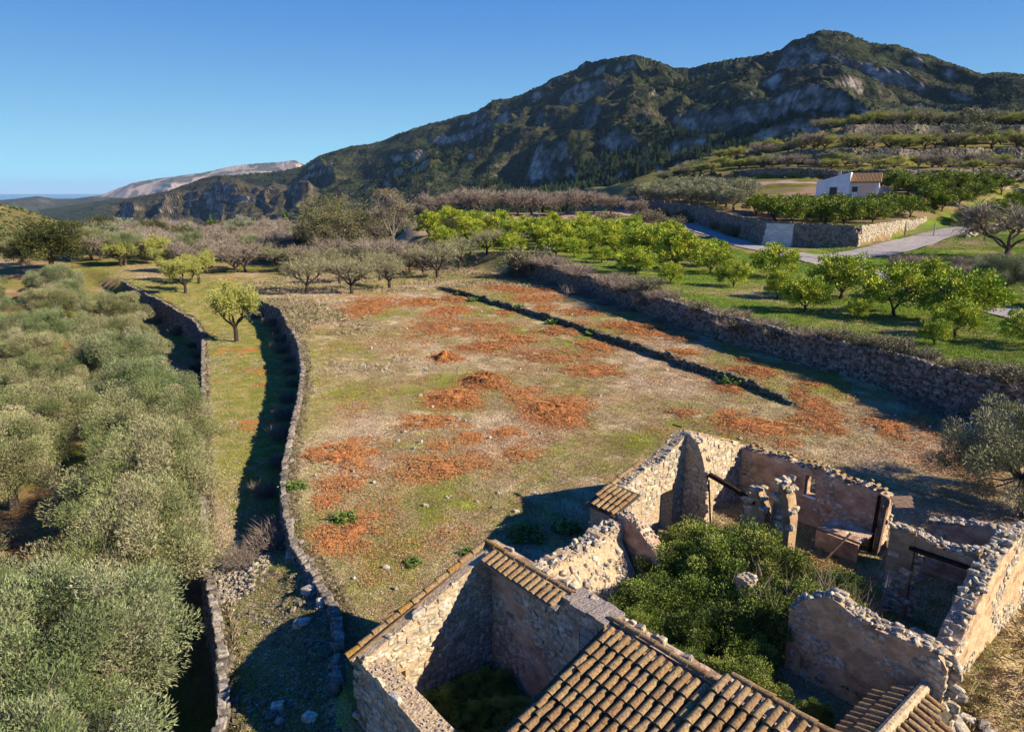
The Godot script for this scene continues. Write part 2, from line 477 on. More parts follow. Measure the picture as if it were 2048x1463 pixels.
func mountain(called: String, crest: Array, dist: Array, foot: Array, footy: Array, ncol: int, nrow: int, amp: float, wave: float, rock_from: float, palette: Array, shape: Array, keep := false) -> void:
	var v := PackedVector3Array()
	var rows := nrow + 14
	v.resize(ncol * rows)
	var a0: float = crest[0]
	var a1: float = crest[crest.size() - 2]
	for i in ncol:
		var a := lerpf(a0, a1, float(i) / (ncol - 1))
		var e := pw(crest, a)
		var dr := pw(dist, a)
		var df := pw(foot, a)
		var yf := pw(footy, a)
		var yr := EYE.y + e * dr
		for j in rows:
			var s := float(j) / (nrow - 1)
			var d := lerpf(df, dr, s)
			var x := a * d
			var y: float
			if s <= 1.0:
				var env := pow(sin(PI * clampf(s, 0.0, 1.0)), 0.7)
				var wx := x / wave + 0.25 * nR.get_noise_2d(x * 1.3 / wave, d * 1.3 / wave)
				var wd := d / wave
				# spurs run down the slope, beds of rock dip across it
				var spur := ridged(wx * 60.0 + wd * 22.0, wd * 24.0) - 0.55
				var spur2 := ridged(wx * 150.0 - 40, wd * 90.0) - 0.55
				var beds := ridged(wx * 120.0 + wd * 170.0, wd * 60.0 + 300.0) - 0.5
				y = lerpf(yf, yr, pw(shape, s + 0.10 * spur * env))
				y += (yr - yf) * amp * env * (0.75 * spur + 0.28 * spur2 + 0.22 * beds)
				var step := maxf((yr - yf) * 0.16, 2.0)
				var t := y / step + 0.8 * nR.get_noise_2d(wx * 30, wd * 30 + 90)
				var fr := t - floorf(t)
				y += step * (ss(0.35, 0.75, fr) - fr) * 0.62 * env * ss(-0.25, 0.2, nR.get_noise_2d(wx * 40 + 500, wd * 40))
				y += (yr - yf) * 0.016 * nR.get_noise_2d(wx * 600, wd * 600) * (0.3 + env)
			else:
				y = yr - (s - 1.0) * (yr - yf) * 1.2
			if absf(s - 1.0) < 0.06: y += (yr - yf) * (0.012 + (0.05 if keep else 0.0) * ss(-0.26, -0.34, a) * ss(-0.56, -0.5, a)) * nR.get_noise_2d(a * 20000.0, 5)
			v[j * ncol + i] = Vector3(x, y, -d)
	var n := PackedVector3Array()
	var c := PackedColorArray()
	n.resize(v.size())
	c.resize(v.size())
	var rock := PackedFloat32Array()
	rock.resize(v.size())
	for j in rows:
		for i in ncol:
			var k := j * ncol + i
			var i0 := maxi(i - 1, 0)
			var i1 := mini(i + 1, ncol - 1)
			var j0 := maxi(j - 1, 0)
			var j1 := mini(j + 1, rows - 1)
			var q := (v[j0 * ncol + i] - v[j1 * ncol + i]).cross(v[j * ncol + i1] - v[j * ncol + i0]).normalized()
			n[k] = q
			var p := v[k]
			var g := nR.get_noise_2d(p.x * 45.0 / wave, p.z * 45.0 / wave)
			var f := nR.get_noise_2d(p.x * 300.0 / wave + 50, p.z * 300.0 / wave)
			# bare rock only where the face is too steep for soil
			var rk := ss(rock_from, rock_from - 0.12, q.y + 0.26 * f + 0.10 * g + 0.12 * nR.get_noise_2d(p.x * 900.0 / wave, p.y * 500.0 / wave))
			rock[k] = rk
			var sc: Color = palette[0]
			sc = sc.lerp(palette[1], clampf(0.5 + g * 1.2, 0, 1)).lerp(palette[2], clampf(f * 1.4 - 0.1, 0, 0.8))
			var rc: Color = palette[3]
			rc = rc.lerp(palette[4], clampf(0.45 + 2.2 * nR.get_noise_2d(p.x * 500 / wave + p.y * 300 / wave, p.y * 200 / wave + p.z * 300 / wave), 0, 1))
			c[k] = sc.lerp(rc, rk) * 1.45
	var ix := PackedInt32Array()
	for j in rows - 1:
		for i in ncol - 1:
			var b := j * ncol + i
			ix.append_array([b, b + ncol, b + 1, b + 1, b + ncol, b + ncol + 1])
	var o := grid_mesh(called, v, PackedVector3Array(), c, ix, M.mount)
	o.set_meta("kind", "structure")
	if keep:
		mt_v = v
		mt_rock = rock
		mt_cols = ncol
		mt_rows = nrow
		mt_ns = rows

func build_far() -> void:
	# sea to the horizon
	var sb := Buf.new()
	sb.quad(Vector3(-40000, -300, -1500), Vector3(-40000, -300, -36000), Vector3(8000, -300, -36000), Vector3(8000, -300, -1500), Color(1, 1, 1))
	tag(part(self, "sea", sb.mesh(M.water)), "", "", "", "structure")
	var CREST := [-0.66, -0.03, -0.5616, -0.016, -0.5272, -0.0135, -0.4812, -0.0067, -0.4308, 0.01, -0.4027, 0.0154, -0.375, 0.0167, -0.3333, 0.02, -0.2915, 0.0266, -0.2629, 0.0431, -0.2211, 0.0549, -0.18, 0.0595, -0.1523, 0.0705, -0.1179, 0.0821, -0.0839, 0.0885, -0.0499, 0.0981, -0.0262, 0.1121, -0.0027, 0.114, 0.0241, 0.1234, 0.0508, 0.136, 0.0839, 0.1516, 0.1167, 0.1639, 0.1629, 0.1713, 0.1897, 0.1639, 0.2168, 0.1546, 0.24, 0.1546, 0.2629, 0.1608, 0.3153, 0.1688, 0.3481, 0.1725, 0.3796, 0.1884, 0.3984, 0.1975, 0.4113, 0.1993, 0.438, 0.1957, 0.4792, 0.1823, 0.5267, 0.1731, 0.582, 0.1577, 0.6272, 0.1453, 0.6435, 0.1478, 0.6824, 0.1466, 0.85, 0.11, 1.1, 0.04]
	var scrub := [Color(0.026, 0.036, 0.015), Color(0.042, 0.048, 0.020), Color(0.085, 0.070, 0.044), Color(0.40, 0.33, 0.27), Color(0.13, 0.115, 0.10)]
	mountain("mountain", CREST, [-0.66, 3400, -0.4, 2900, -0.3, 2500, -0.1, 2050, 0.16, 1700, 0.41, 1350, 0.7, 1000, 1.1, 900], [-0.66, 1300, -0.4, 1050, -0.3, 900, 0.0, 640, 0.2, 560, 0.45, 430, 1.1, 380], [-0.66, -150, -0.45, -95, -0.2, -42, 0.05, -26, 0.2, -20, 0.45, 4, 1.1, 10], 960, 230, 0.20, 380.0, 0.58, scrub, [0, 0, 0.2, 0.06, 0.42, 0.24, 0.6, 0.5, 0.8, 0.8, 1, 1], true)
	# rocky spur with cliffs in front of the ridge's low end
	mountain("rocky_spur", [-0.5616, -0.0221, -0.5479, -0.0201, -0.5238, -0.0121, -0.4813, -0.0054, -0.4521, 0.004, -0.4309, 0.0114, -0.4027, 0.0154, -0.3818, 0.0127, -0.3615, 0.0047, -0.3441, 0.0007, -0.3295, 0.0073, -0.3113, 0.002, -0.2928, 0.01, -0.2819, 0.01, -0.2726, 0.0007, -0.2507, -0.0047, -0.2097, -0.0101, -0.1685, -0.0141], [-0.56, 2100, -0.17, 1500], [-0.56, 1350, -0.17, 900], [-0.56, -120, -0.17, -62], 480, 110, 0.24, 220.0, 0.62, [Color(0.040, 0.042, 0.024), Color(0.062, 0.056, 0.034), Color(0.12, 0.095, 0.065), Color(0.34, 0.265, 0.22), Color(0.12, 0.10, 0.09)], [0, 0, 0.3, 0.15, 0.55, 0.38, 0.66, 0.52, 0.74, 0.86, 1, 1])
	# the pale cliffs along the coast
	mountain("far_mountain", [-0.70, -0.03, -0.6072, -0.017, -0.5718, -0.0101, -0.5427, 0.0, -0.5245, 0.0067, -0.4857, 0.0127, -0.4298, 0.0194, -0.3806, 0.0293, -0.346, 0.0326, -0.3184, 0.0339, -0.2976, 0.0366, -0.2877, 0.0319, -0.2644, 0.02, -0.2239, 0.0067], [-0.7, 9500, -0.2, 8000], [-0.7, 6200, -0.2, 5400], [-0.7, -290, -0.2, -260], 300, 90, 0.12, 1500.0, 0.95, [Color(0.07, 0.07, 0.045), Color(0.10, 0.09, 0.06), Color(0.15, 0.12, 0.09), Color(0.55, 0.40, 0.31), Color(0.42, 0.32, 0.26)], [0, 0, 0.3, 0.1, 0.6, 0.32, 0.75, 0.52, 0.84, 0.86, 1, 1])
	# low hills and the valley floor towards the coast
	mountain("coastal_hills", [-0.95, -0.018, -0.7118, -0.0168, -0.6836, -0.0141, -0.6588, -0.0114, -0.6352, -0.0150, -0.6073, -0.0148, -0.5824, -0.0114, -0.5618, -0.0128, -0.5307, -0.0145, -0.47, -0.015, -0.40, -0.018], [-0.95, 5600, -0.4, 5000], [-0.95, 2300, -0.4, 1900], [-0.95, -260, -0.4, -210], 260, 80, 0.25, 700.0, 0.62, [Color(0.045, 0.05, 0.03), Color(0.075, 0.07, 0.042), Color(0.15, 0.115, 0.08), Color(0.30, 0.25, 0.20), Color(0.2, 0.17, 0.14)], [0, 0, 0.4, 0.28, 0.7, 0.6, 1, 1])
	# valley floor between the near terraces and the slopes
	var vb := Buf.new()
	vb.quad(Vector3(-6000, -300, 100), Vector3(-6000, -310, -6000), Vector3(-300, -200, -6000), Vector3(-300, -60, 100), Color(0.09, 0.085, 0.05))
	vb.quad(Vector3(-300, -60, 100), Vector3(-300, -200, -6000), Vector3(1500, -40, -2500), Vector3(900, -25, 100), Color(0.09, 0.085, 0.05))
	tag(part(self, "valley_floor", vb.mesh(M.mount)), "", "", "", "structure")

func mt_point(i: float, j: float) -> Array:
	var i0 := int(i)
	var j0 := int(j)
	var fi := i - i0
	var fj := j - j0
	var k := j0 * mt_cols + i0
	var p := mt_v[k].lerp(mt_v[k + 1], fi).lerp(mt_v[k + mt_cols].lerp(mt_v[k + mt_cols + 1], fi), fj)
	return [p, mt_rock[k]]

func shrub_blob(nl: int, col: Color, size: float) -> ArrayMesh:
	var b := Buf.new()
	for k in nl:
		var d := rdir()
		d.y = absf(d.y)
		var p := d * R(0.35, 0.5)
		var s := d.cross(rdir()).normalized() * size
		var t := (d.cross(s).normalized() + d * R(-0.6, 0.6)) * size
		var q := col * R(0.6, 1.3)
		b.tri(p - s, p + s, p + t * 1.4, q)
	return b.mesh(M.leaf)

func conifer(tiers: int, col: Color) -> ArrayMesh:
	var b := Buf.new()
	b.tube(Vector3(0, 0, 0), Vector3(0, 0.5, 0), 0.025, 0.015, 4, Color(0.08, 0.06, 0.045))
	for k in tiers:
		var t := float(k) / tiers
		var y := 0.16 + 0.84 * t
		var r := 0.27 * (1.0 - t) + 0.03
		for m in 9:
			var a := TAU * m / 9.0 + k * 1.3 + R(-0.3, 0.3)
			var o := Vector3(cos(a), 0, sin(a))
			var s := Vector3(-sin(a), 0, cos(a)) * r * 0.45
			var rr := r * R(0.7, 1.25)
			var q := col * R(0.65, 1.35)
			b.tri(Vector3(0, y + 0.07, 0) - s * 0.4, Vector3(0, y + 0.07, 0) + s * 0.4, o * rr + Vector3(0, y - 0.06, 0) + s, q)
			b.tri(Vector3(0, y + 0.03, 0), o * rr + Vector3(0, y - 0.07, 0) - s, o * rr + Vector3(0, y - 0.03, 0) + s, q)
	return b.mesh(M.leaf)

func build_mountain_plants() -> void:
	var blob := shrub_blob(46, Color(0.036, 0.050, 0.018), 0.17)
	var pine := conifer(8, Color(0.030, 0.050, 0.020))
	var xs := []
	var cs := PackedColorArray()
	var ps := []
	var pc := PackedColorArray()
	for k in 78000:
		var i := R(2, mt_cols - 3)
		# visible columns get most of them
		var a := lerpf(-0.66, 1.1, i / (mt_cols - 1))
		if a > 0.78 or a < -0.5: continue
		var j := R(0, mt_rows - 2)
		var q := mt_point(i, j)
		if q[1] > 0.45 + R(-0.4, 0.75): continue
		var p: Vector3 = q[0]
		var den := nR.get_noise_2d(p.x * 0.22, p.z * 0.22)
		if R(-0.6, 0.5) > den + 0.25: continue
		var s := R(2.2, 5.2) * (1.0 + 0.3 * den) * clampf(-p.z / 1300.0, 0.7, 1.9)
		xs.append(Transform3D(Basis(Vector3.UP, R(0, TAU)).scaled(Vector3(s, s * R(0.6, 0.95), s)), p - Vector3(0, s * 0.12, 0)))
		var t := R(0.65, 1.25)
		cs.append(Color(t * R(0.9, 1.25), t, t * R(0.7, 1.1)))
	many(self, "scrub", blob, xs, cs)
	get_child(get_child_count() - 1).set_meta("label", "dark evergreen scrub covering the mountain slopes")
	get_child(get_child_count() - 1).set_meta("category", "scrub")
	for k in 30000:
		var i := R(2, mt_cols - 3)
		var a := lerpf(-0.66, 1.1, i / (mt_cols - 1))
		if a > 0.78 or a < -0.35: continue
		var s01 := pow(R(0, 1), 1.6)
		var q := mt_point(i, s01 * (mt_rows - 3) * 0.75)
		if q[1] > 0.5: continue
		var p: Vector3 = q[0]
		var den := nR.get_noise_2d(p.x * 0.16 + 900, p.z * 0.16)
		if den < -0.12 + s01 * 0.42: continue
		var s := R(6.0, 12.0)
		ps.append(Transform3D(Basis(Vector3.UP, R(0, TAU)).scaled(Vector3(s * R(0.8, 1.3), s, s * R(0.8, 1.3))), p - Vector3(0, 0.3, 0)))
		var t := R(0.7, 1.5)
		pc.append(Color(t, t * R(0.95, 1.1), t * 0.9))
	many(self, "pine_forest", pine, ps, pc)
	tag(get_child(get_child_count() - 1), "dark green pine wood on the lower mountain slope", "forest")
	# low scrub on the sunny hill beyond the grove and on the terrace banks
	var hs := []
	var hc := PackedColorArray()
	for k in 9000:
		var d := R(150, 330)
		var x := R(-0.85, -0.36) * d
		if x > -105: continue
		var s := R(0.6, 2.2)
		hs.append(Transform3D(Basis(Vector3.UP, R(0, TAU)).scaled(Vector3(s, s * R(0.5, 0.9), s)), P(x, d, -0.1)))
		var t := R(1.2, 3.0)
		hc.append(Color(t * R(1.0, 1.4), t, t * R(0.7, 1.1)))
	for k in 5000:
		var d := R(165, 260)
		var x := R(0.22, 0.82) * d
		var dd := d - 0.9 * maxf(0.0, 95.0 - x) + 4.0 * nA.get_noise_2d(x * 1.1, 77)
		var on_bank := (dd > 174 and dd < 178) or (dd > 199 and dd < 204) or (dd > 226 and dd < 231)
		if not on_bank: continue
		var s := R(0.8, 2.2)
		hs.append(Transform3D(Basis(Vector3.UP, R(0, TAU)).scaled(Vector3(s, s * R(0.6, 1.0), s)), P(x, d, -0.2)))
		var t := R(1.0, 3.2)
		hc.append(Color(t * R(1.0, 1.3), t, t * R(0.7, 1.1)))
	many(self, "hill_scrub", blob, hs, hc)
	tag(get_child(get_child_count() - 1), "low olive-green scrub on the sunny hill and terrace banks", "scrub")

# ------------------------------------------------------------------ plants
func leaf(b: Buf, p: Vector3, dir: Vector3, ln: float, w: float, col: Color) -> void:
	var s := dir.cross(rdir()).normalized() * (w * 0.5)
	var m := p + dir * (ln * 0.5)
	b.tri(p, m + s, m - s, col)
	b.tri(m - s, m + s, p + dir * ln, col)

func leaf1(b: Buf, p: Vector3, dir: Vector3, ln: float, w: float, col: Color) -> void:
	var s := dir.cross(rdir()).normalized() * (w * 0.5)
	b.tri(p - s, p + s, p + dir * ln, col)

func bent(b: Buf, p: Vector3, q: Vector3, r0: float, r1: float, sides: int, col: Color, wob: float) -> void:
	var a := p.lerp(q, 0.36) + rdir() * wob
	var e := p.lerp(q, 0.7) + rdir() * wob
	b.tube(p, a, r0, lerpf(r0, r1, 0.36), sides, col)
	b.tube(a, e, lerpf(r0, r1, 0.36), lerpf(r0, r1, 0.7), sides, col)
	b.tube(e, q, lerpf(r0, r1, 0.7), r1, sides, col)

# broad evergreen crown: clumps of leaves carried on limbs.  o: h, rad, low, clumps, leaves, rc, ln, w, cols, bark, trunk
func leafy(o: Dictionary) -> Dictionary:
	var wood := Buf.new()
	var crown := Buf.new()
	var h: float = o.h
	var rad: float = o.rad
	var fork := Vector3(R(-0.1, 0.1), o.trunk, R(-0.1, 0.1))
	var bc: Color = o.bark
	bent(wood, Vector3(0, -0.3, 0), fork, o.tr * 1.25, o.tr * 0.9, 8, bc, 0.04)
	var mid := Vector3(0, lerpf(o.low, h, 0.42), 0)
	var limbs := []
	for k in o.limbs:
		var a: float = TAU * k / o.limbs + R(-0.4, 0.4)
		var q := mid + Vector3(cos(a) * rad * R(0.35, 0.6), h * R(-0.02, 0.22), sin(a) * rad * R(0.35, 0.6))
		bent(wood, fork, q, o.tr * 0.6, o.tr * 0.28, 6, bc, 0.12)
		limbs.append(q)
	var lob := FastNoiseLite.new()
	lob.seed = rng.randi()
	lob.frequency = 0.9
	for k in o.clumps:
		var d := rdir()
		if d.y < -0.45: d.y = -d.y * 0.6
		d = d.normalized()
		var rf: float = pow(R(0.12, 1.0), 0.45) * (1.0 + 0.38 * lob.get_noise_3dv(d * 1.6))
		var vy: float = (h - mid.y) if d.y > 0 else (mid.y - o.low)
		var cc := mid + Vector3(d.x * rad * rf, d.y * vy * rf, d.z * rad * rf)
		var near: Vector3 = limbs[0]
		for q in limbs:
			if q.distance_squared_to(cc) < near.distance_squared_to(cc): near = q
		bent(wood, near, cc, o.tr * 0.16, 0.012, 4, bc, 0.1)
		var rc: float = o.rc * R(0.7, 1.35)
		var cols: Array = o.cols
		var tone: Color = cols[rng.randi() % cols.size()]
		tone = tone * R(0.8, 1.2)
		for t in 3:
			var e := cc + rdir() * rc * 0.9
			wood.tri(cc, cc + rdir() * 0.03, e, bc * 1.2)
		for m in int(o.leaves * R(0.6, 1.3)):
			var dd := rdir()
			var p := cc + dd * rc * pow(R(0.05, 1), 0.42) * Vector3(1, 0.85, 1)
			var dir := (dd * 0.7 + d * 0.5 + rdir() * 0.8 + Vector3(0, o.get("lift", 0.25), 0)).normalized()
			leaf1(crown, p, dir, o.ln * R(0.7, 1.3), o.w * R(0.8, 1.2), tone * R(0.7, 1.3))
	return {"trunk": wood.mesh(M.bark), "crown": crown.mesh(M.leaf), "h": h}

# vase-shaped orchard tree, twiggy, with few small new leaves
func twiggy(o: Dictionary) -> Dictionary:
	var wood := Buf.new()
	var tw := Buf.new()
	var h: float = o.h
	var fork := Vector3(R(-0.12, 0.12), o.trunk, R(-0.12, 0.12))
	var bc: Color = o.bark
	bent(wood, Vector3(0, -0.3, 0), fork, o.tr * 1.2, o.tr, 8, bc, 0.05)
	for k in o.limbs:
		var a: float = TAU * k / o.limbs + R(-0.35, 0.35)
		var out := Vector3(cos(a), 0, sin(a))
		var q: Vector3 = fork + out * (o.rad * R(0.38, 0.6)) + Vector3(0, (h - o.trunk) * R(0.22, 0.45), 0)
		bent(wood, fork, q, o.tr * 0.62, o.tr * 0.36, 6, bc, 0.14)
		for m in o.subs:
			var a2 := a + R(-1.3, 1.3)
			var q2: Vector3 = q.lerp(fork, R(0, 0.4)) + Vector3(cos(a2), 0, sin(a2)) * (o.rad * R(0.1, 0.48)) + Vector3(0, (h - o.trunk) * R(0.12, 0.42), 0)
			bent(wood, q.lerp(fork, R(0, 0.3)), q2, o.tr * 0.27, o.tr * 0.1, 5, bc, 0.12)
			for t in o.twigs:
				var s := q.lerp(q2, R(0.2, 1.05))
				var dir := (Vector3(cos(a2), 0, sin(a2)) * R(-0.2, 0.8) + rdir() * 0.75 + Vector3(0, R(0.2, 1.0), 0)).normalized()
				var ln: float = o.tl * R(0.5, 1.25)
				var e := s + dir * ln
				e.y = minf(e.y, h * R(0.84, 1.08))
				var sd: Vector3 = dir.cross(rdir()).normalized() * o.tw
				var tc: Color = o.twig * R(0.7, 1.3)
				wood.tri(s - sd, s + sd, e, tc)
				for y in o.split:
					var s2 := s.lerp(e, R(0.25, 0.95))
					var d2 := (dir + rdir() * 0.8).normalized()
					var e2 := s2 + d2 * ln * R(0.3, 0.6)
					var sd2: Vector3 = d2.cross(rdir()).normalized() * o.tw * 0.75
					wood.tri(s2 - sd2, s2 + sd2, e2, o.twig * R(0.7, 1.35))
					for z in o.leaves:
						if R(0, 1) < o.leafy * (0.4 + e2.y / h * 0.8):
							leaf1(tw, s2.lerp(e2, R(0.2, 1.0)), (d2 + rdir()).normalized(), o.ln * R(0.7, 1.3), o.w * R(0.8, 1.3), o.cols[rng.randi() % o.cols.size()] * R(0.75, 1.3))
	var r := {"trunk": wood.mesh(M.bark), "h": h}
	if tw.v.size() > 0: r["crown"] = tw.mesh(M.leaf)
	return r

# shrub of many stems from the ground
func thicket(o: Dictionary) -> Dictionary:
	var wood := Buf.new()
	var tw := Buf.new()
	for k in o.stems:
		var a := R(0, TAU)
		var rr: float = sqrt(R(0, 1)) * o.rad * 0.55
		var s := Vector3(cos(a) * rr, -0.1, sin(a) * rr)
		var dir := (Vector3(cos(a), 0, sin(a)) * R(0.1, 0.75) + Vector3(0, 1, 0) + rdir() * 0.3).normalized()
		var ln: float = o.h * R(0.45, 0.8)
		var e := s + dir * ln
		wood.tube(s, e, o.sr, o.sr * 0.4, 3, o.bark * R(0.8, 1.2))
		for t in o.twigs:
			var p := s.lerp(e, R(0.3, 1.0))
			var d2 := (dir * 0.7 + rdir() * 0.9 + Vector3(0, 0.3, 0)).normalized()
			var q: Vector3 = p + d2 * o.tl * R(0.4, 1.2)
			q.y = clampf(q.y, 0.02, o.h * R(0.9, 1.05))
			var sd: Vector3 = d2.cross(rdir()).normalized() * o.tw
			wood.tri(p - sd, p + sd, q, o.twig * R(0.65, 1.35))
			for z in o.leaves:
				leaf1(tw, p.lerp(q, R(0.1, 1)), (d2 + rdir() * 0.9).normalized(), o.ln * R(0.7, 1.3), o.w, o.cols[rng.randi() % o.cols.size()] * R(0.7, 1.3))
	var r := {"trunk": wood.mesh(M.bark), "h": o.h}
	if tw.v.size() > 0: r["crown"] = tw.mesh(M.leaf)
	return r

var KIND := {}

func make_plants() -> void:
	var og := [Color(0.155, 0.18, 0.075), Color(0.205, 0.215, 0.10), Color(0.11, 0.135, 0.05), Color(0.25, 0.235, 0.13)]
	var bark := Color(0.13, 0.105, 0.085)
	KIND.olive = []
	for k in 4:
		KIND.olive.append(leafy({"h": 4.8, "rad": [3.4, 3.0, 3.7, 3.1][k], "low": 0.6, "clumps": 95, "leaves": 1050, "rc": 0.66, "ln": 0.105, "w": 0.029, "cols": og, "bark": bark, "trunk": 1.0, "tr": 0.24, "limbs": 5}))
	KIND.small_olive = []
	for k in 2:
		KIND.small_olive.append(leafy({"h": 3.4, "rad": 2.0, "low": 0.6, "clumps": 60, "leaves": 110, "rc": 0.46, "ln": 0.22, "w": 0.07, "cols": [Color(0.20, 0.21, 0.12), Color(0.24, 0.24, 0.16), Color(0.15, 0.165, 0.085)], "bark": bark, "trunk": 0.8, "tr": 0.16, "limbs": 4}))
	KIND.sparse_olive = leafy({"h": 4.4, "rad": 3.6, "low": 0.2, "clumps": 130, "leaves": 520, "rc": 0.55, "ln": 0.13, "w": 0.035, "cols": [Color(0.17, 0.18, 0.10), Color(0.21, 0.21, 0.13), Color(0.13, 0.145, 0.07)], "bark": Color(0.075, 0.06, 0.05), "trunk": 1.3, "tr": 0.26, "limbs": 5})
	KIND.orange = []
	for k in 3:
		KIND.orange.append(leafy({"h": 3.8, "rad": [2.1, 2.4, 1.9][k], "low": 0.12, "clumps": 90, "leaves": 95, "rc": 0.42, "ln": 0.17, "w": 0.10, "cols": [Color(0.21, 0.29, 0.022), Color(0.30, 0.36, 0.03), Color(0.14, 0.22, 0.02), Color(0.38, 0.40, 0.04)], "bark": Color(0.06, 0.045, 0.035), "trunk": 0.5, "tr": 0.12, "limbs": 5, "lift": 0.4}))
	KIND.dark_orange = []
	for k in 2:
		KIND.dark_orange.append(leafy({"h": 3.6, "rad": [2.3, 2.1][k], "low": 0.35, "clumps": 70, "leaves": 70, "rc": 0.5, "ln": 0.24, "w": 0.14, "cols": [Color(0.13, 0.18, 0.02), Color(0.19, 0.23, 0.025), Color(0.085, 0.125, 0.015)], "bark": Color(0.06, 0.045, 0.035), "trunk": 0.5, "tr": 0.12, "limbs": 4, "lift": 0.3}))
	KIND.oak = leafy({"h": 7.0, "rad": 4.2, "low": 0.4, "clumps": 150, "leaves": 130, "rc": 0.75, "ln": 0.24, "w": 0.12, "cols": [Color(0.055, 0.065, 0.018), Color(0.085, 0.09, 0.025), Color(0.04, 0.05, 0.015)], "bark": Color(0.07, 0.055, 0.045), "trunk": 1.6, "tr": 0.3, "limbs": 6})
	KIND.tall_olive = leafy({"h": 12.0, "rad": 6.0, "low": 0.8, "clumps": 240, "leaves": 130, "rc": 0.9, "ln": 0.27, "w": 0.09, "cols": [Color(0.13, 0.135, 0.06), Color(0.16, 0.155, 0.08), Color(0.10, 0.11, 0.045), Color(0.18, 0.165, 0.085)], "bark": bark, "trunk": 3.0, "tr": 0.4, "limbs": 7})
	KIND.tall_grey = leafy({"h": 13.5, "rad": 3.6, "low": 3.0, "clumps": 130, "leaves": 75, "rc": 0.8, "ln": 0.26, "w": 0.07, "cols": [Color(0.19, 0.17, 0.10), Color(0.23, 0.195, 0.13), Color(0.15, 0.135, 0.08)], "bark": Color(0.20, 0.17, 0.14), "trunk": 4.5, "tr": 0.28, "limbs": 7})
	var yg := [Color(0.31, 0.34, 0.055), Color(0.39, 0.40, 0.08), Color(0.24, 0.27, 0.05)]
	KIND.almond = []
	for k in 3:
		KIND.almond.append(twiggy({"h": 4.6, "rad": [2.3, 2.6, 2.1][k], "trunk": 1.0, "tr": 0.17, "limbs": [5, 5, 4][k], "subs": 8, "twigs": 18, "split": 5, "leaves": 5, "tl": 0.85, "tw": 0.014, "bark": Color(0.042, 0.034, 0.03), "twig": Color(0.20, 0.17, 0.135), "leafy": 0.8, "ln": 0.12, "w": 0.055, "cols": yg}))
	KIND.pale_almond = []
	for k in 2:
		KIND.pale_almond.append(twiggy({"h": 4.4, "rad": 2.5, "trunk": 0.9, "tr": 0.16, "limbs": 5, "subs": 6, "twigs": 16, "split": 4, "leaves": 3, "tl": 0.9, "tw": 0.018, "bark": Color(0.045, 0.036, 0.032), "twig": Color(0.22, 0.20, 0.155), "leafy": 0.6, "ln": 0.11, "w": 0.05, "cols": [Color(0.22, 0.24, 0.08), Color(0.26, 0.26, 0.11)]}))
	KIND.bare = []
	for k in 3:
		KIND.bare.append(twiggy({"h": 4.6, "rad": [2.8, 2.4, 3.0][k], "trunk": 0.7, "tr": 0.15, "limbs": 5, "subs": 7, "twigs": 22, "split": 5, "leaves": 0, "tl": 1.1, "tw": 0.026, "bark": Color(0.08, 0.065, 0.06), "twig": Color(0.225, 0.190, 0.155), "leafy": 0.0, "ln": 0.1, "w": 0.05, "cols": yg}))
	KIND.bush = []
	for k in 2:
		KIND.bush.append(thicket({"h": 1.9, "rad": 1.3, "stems": 60, "sr": 0.012, "twigs": 12, "tl": 0.6, "tw": 0.012, "bark": Color(0.10, 0.08, 0.065), "twig": Color(0.20, 0.16, 0.13), "leaves": 5, "ln": 0.13, "w": 0.06, "cols": [Color(0.13, 0.14, 0.065), Color(0.17, 0.165, 0.09), Color(0.20, 0.17, 0.12)]}))
	KIND.brier = []
	for k in 2:
		KIND.brier.append(thicket({"h": 1.5, "rad": 1.6, "stems": 90, "sr": 0.010, "twigs": 16, "tl": 0.8, "tw": 0.012, "bark": Color(0.12, 0.095, 0.08), "twig": Color(0.21, 0.17, 0.14), "leaves": 0, "ln": 0.1, "w": 0.05, "cols": yg}))
	KIND.lentisk = []
	for k in 3:
		KIND.lentisk.append(leafy({"h": 1.9, "rad": [1.25, 1.1, 1.35][k], "low": 0.0, "clumps": 75, "leaves": 330, "rc": 0.3, "ln": 0.062, "w": 0.036, "cols": [Color(0.10, 0.15, 0.024), Color(0.155, 0.215, 0.034), Color(0.07, 0.11, 0.018), Color(0.21, 0.25, 0.055)], "bark": Color(0.08, 0.06, 0.045), "trunk": 0.25, "tr": 0.05, "limbs": 7, "lift": 0.3}))
	KIND.herb = thicket({"h": 0.5, "rad": 0.4, "stems": 26, "sr": 0.006, "twigs": 6, "tl": 0.2, "tw": 0.005, "bark": Color(0.08, 0.11, 0.03), "twig": Color(0.1, 0.14, 0.03), "leaves": 5, "ln": 0.10, "w": 0.05, "cols": [Color(0.12, 0.19, 0.04), Color(0.17, 0.24, 0.055), Color(0.08, 0.13, 0.03)]})
	KIND.cypress = leafy({"h": 8.0, "rad": 0.8, "low": 0.2, "clumps": 50, "leaves": 60, "rc": 0.5, "ln": 0.25, "w": 0.12, "cols": [Color(0.025, 0.04, 0.015), Color(0.035, 0.05, 0.02)], "bark": bark, "trunk": 0.5, "tr": 0.12, "limbs": 3})
	var pb := Buf.new()
	KIND.pine = {"trunk": null, "crown": conifer(11, Color(0.05, 0.085, 0.025)), "h": 1.0}

func plant(proto: Dictionary, called: String, label: String, cat: String, x: float, d: float, height: float, group := "", wide := 1.0, mat: Material = null, sink := 0.0) -> Node3D:
	var s: float = height / proto.h
	var t := thing(called, label, cat, P(x, d, -sink), R(0, TAU), group)
	t.scale = Vector3(s * wide, s, s * wide)
	if proto.get("trunk"): part(t, "trunk", proto.trunk)
	if proto.get("crown"): part(t, "crown", proto.crown, mat)
	return t

# ------------------------------------------------------------------ stones and masonry
var STONES := []

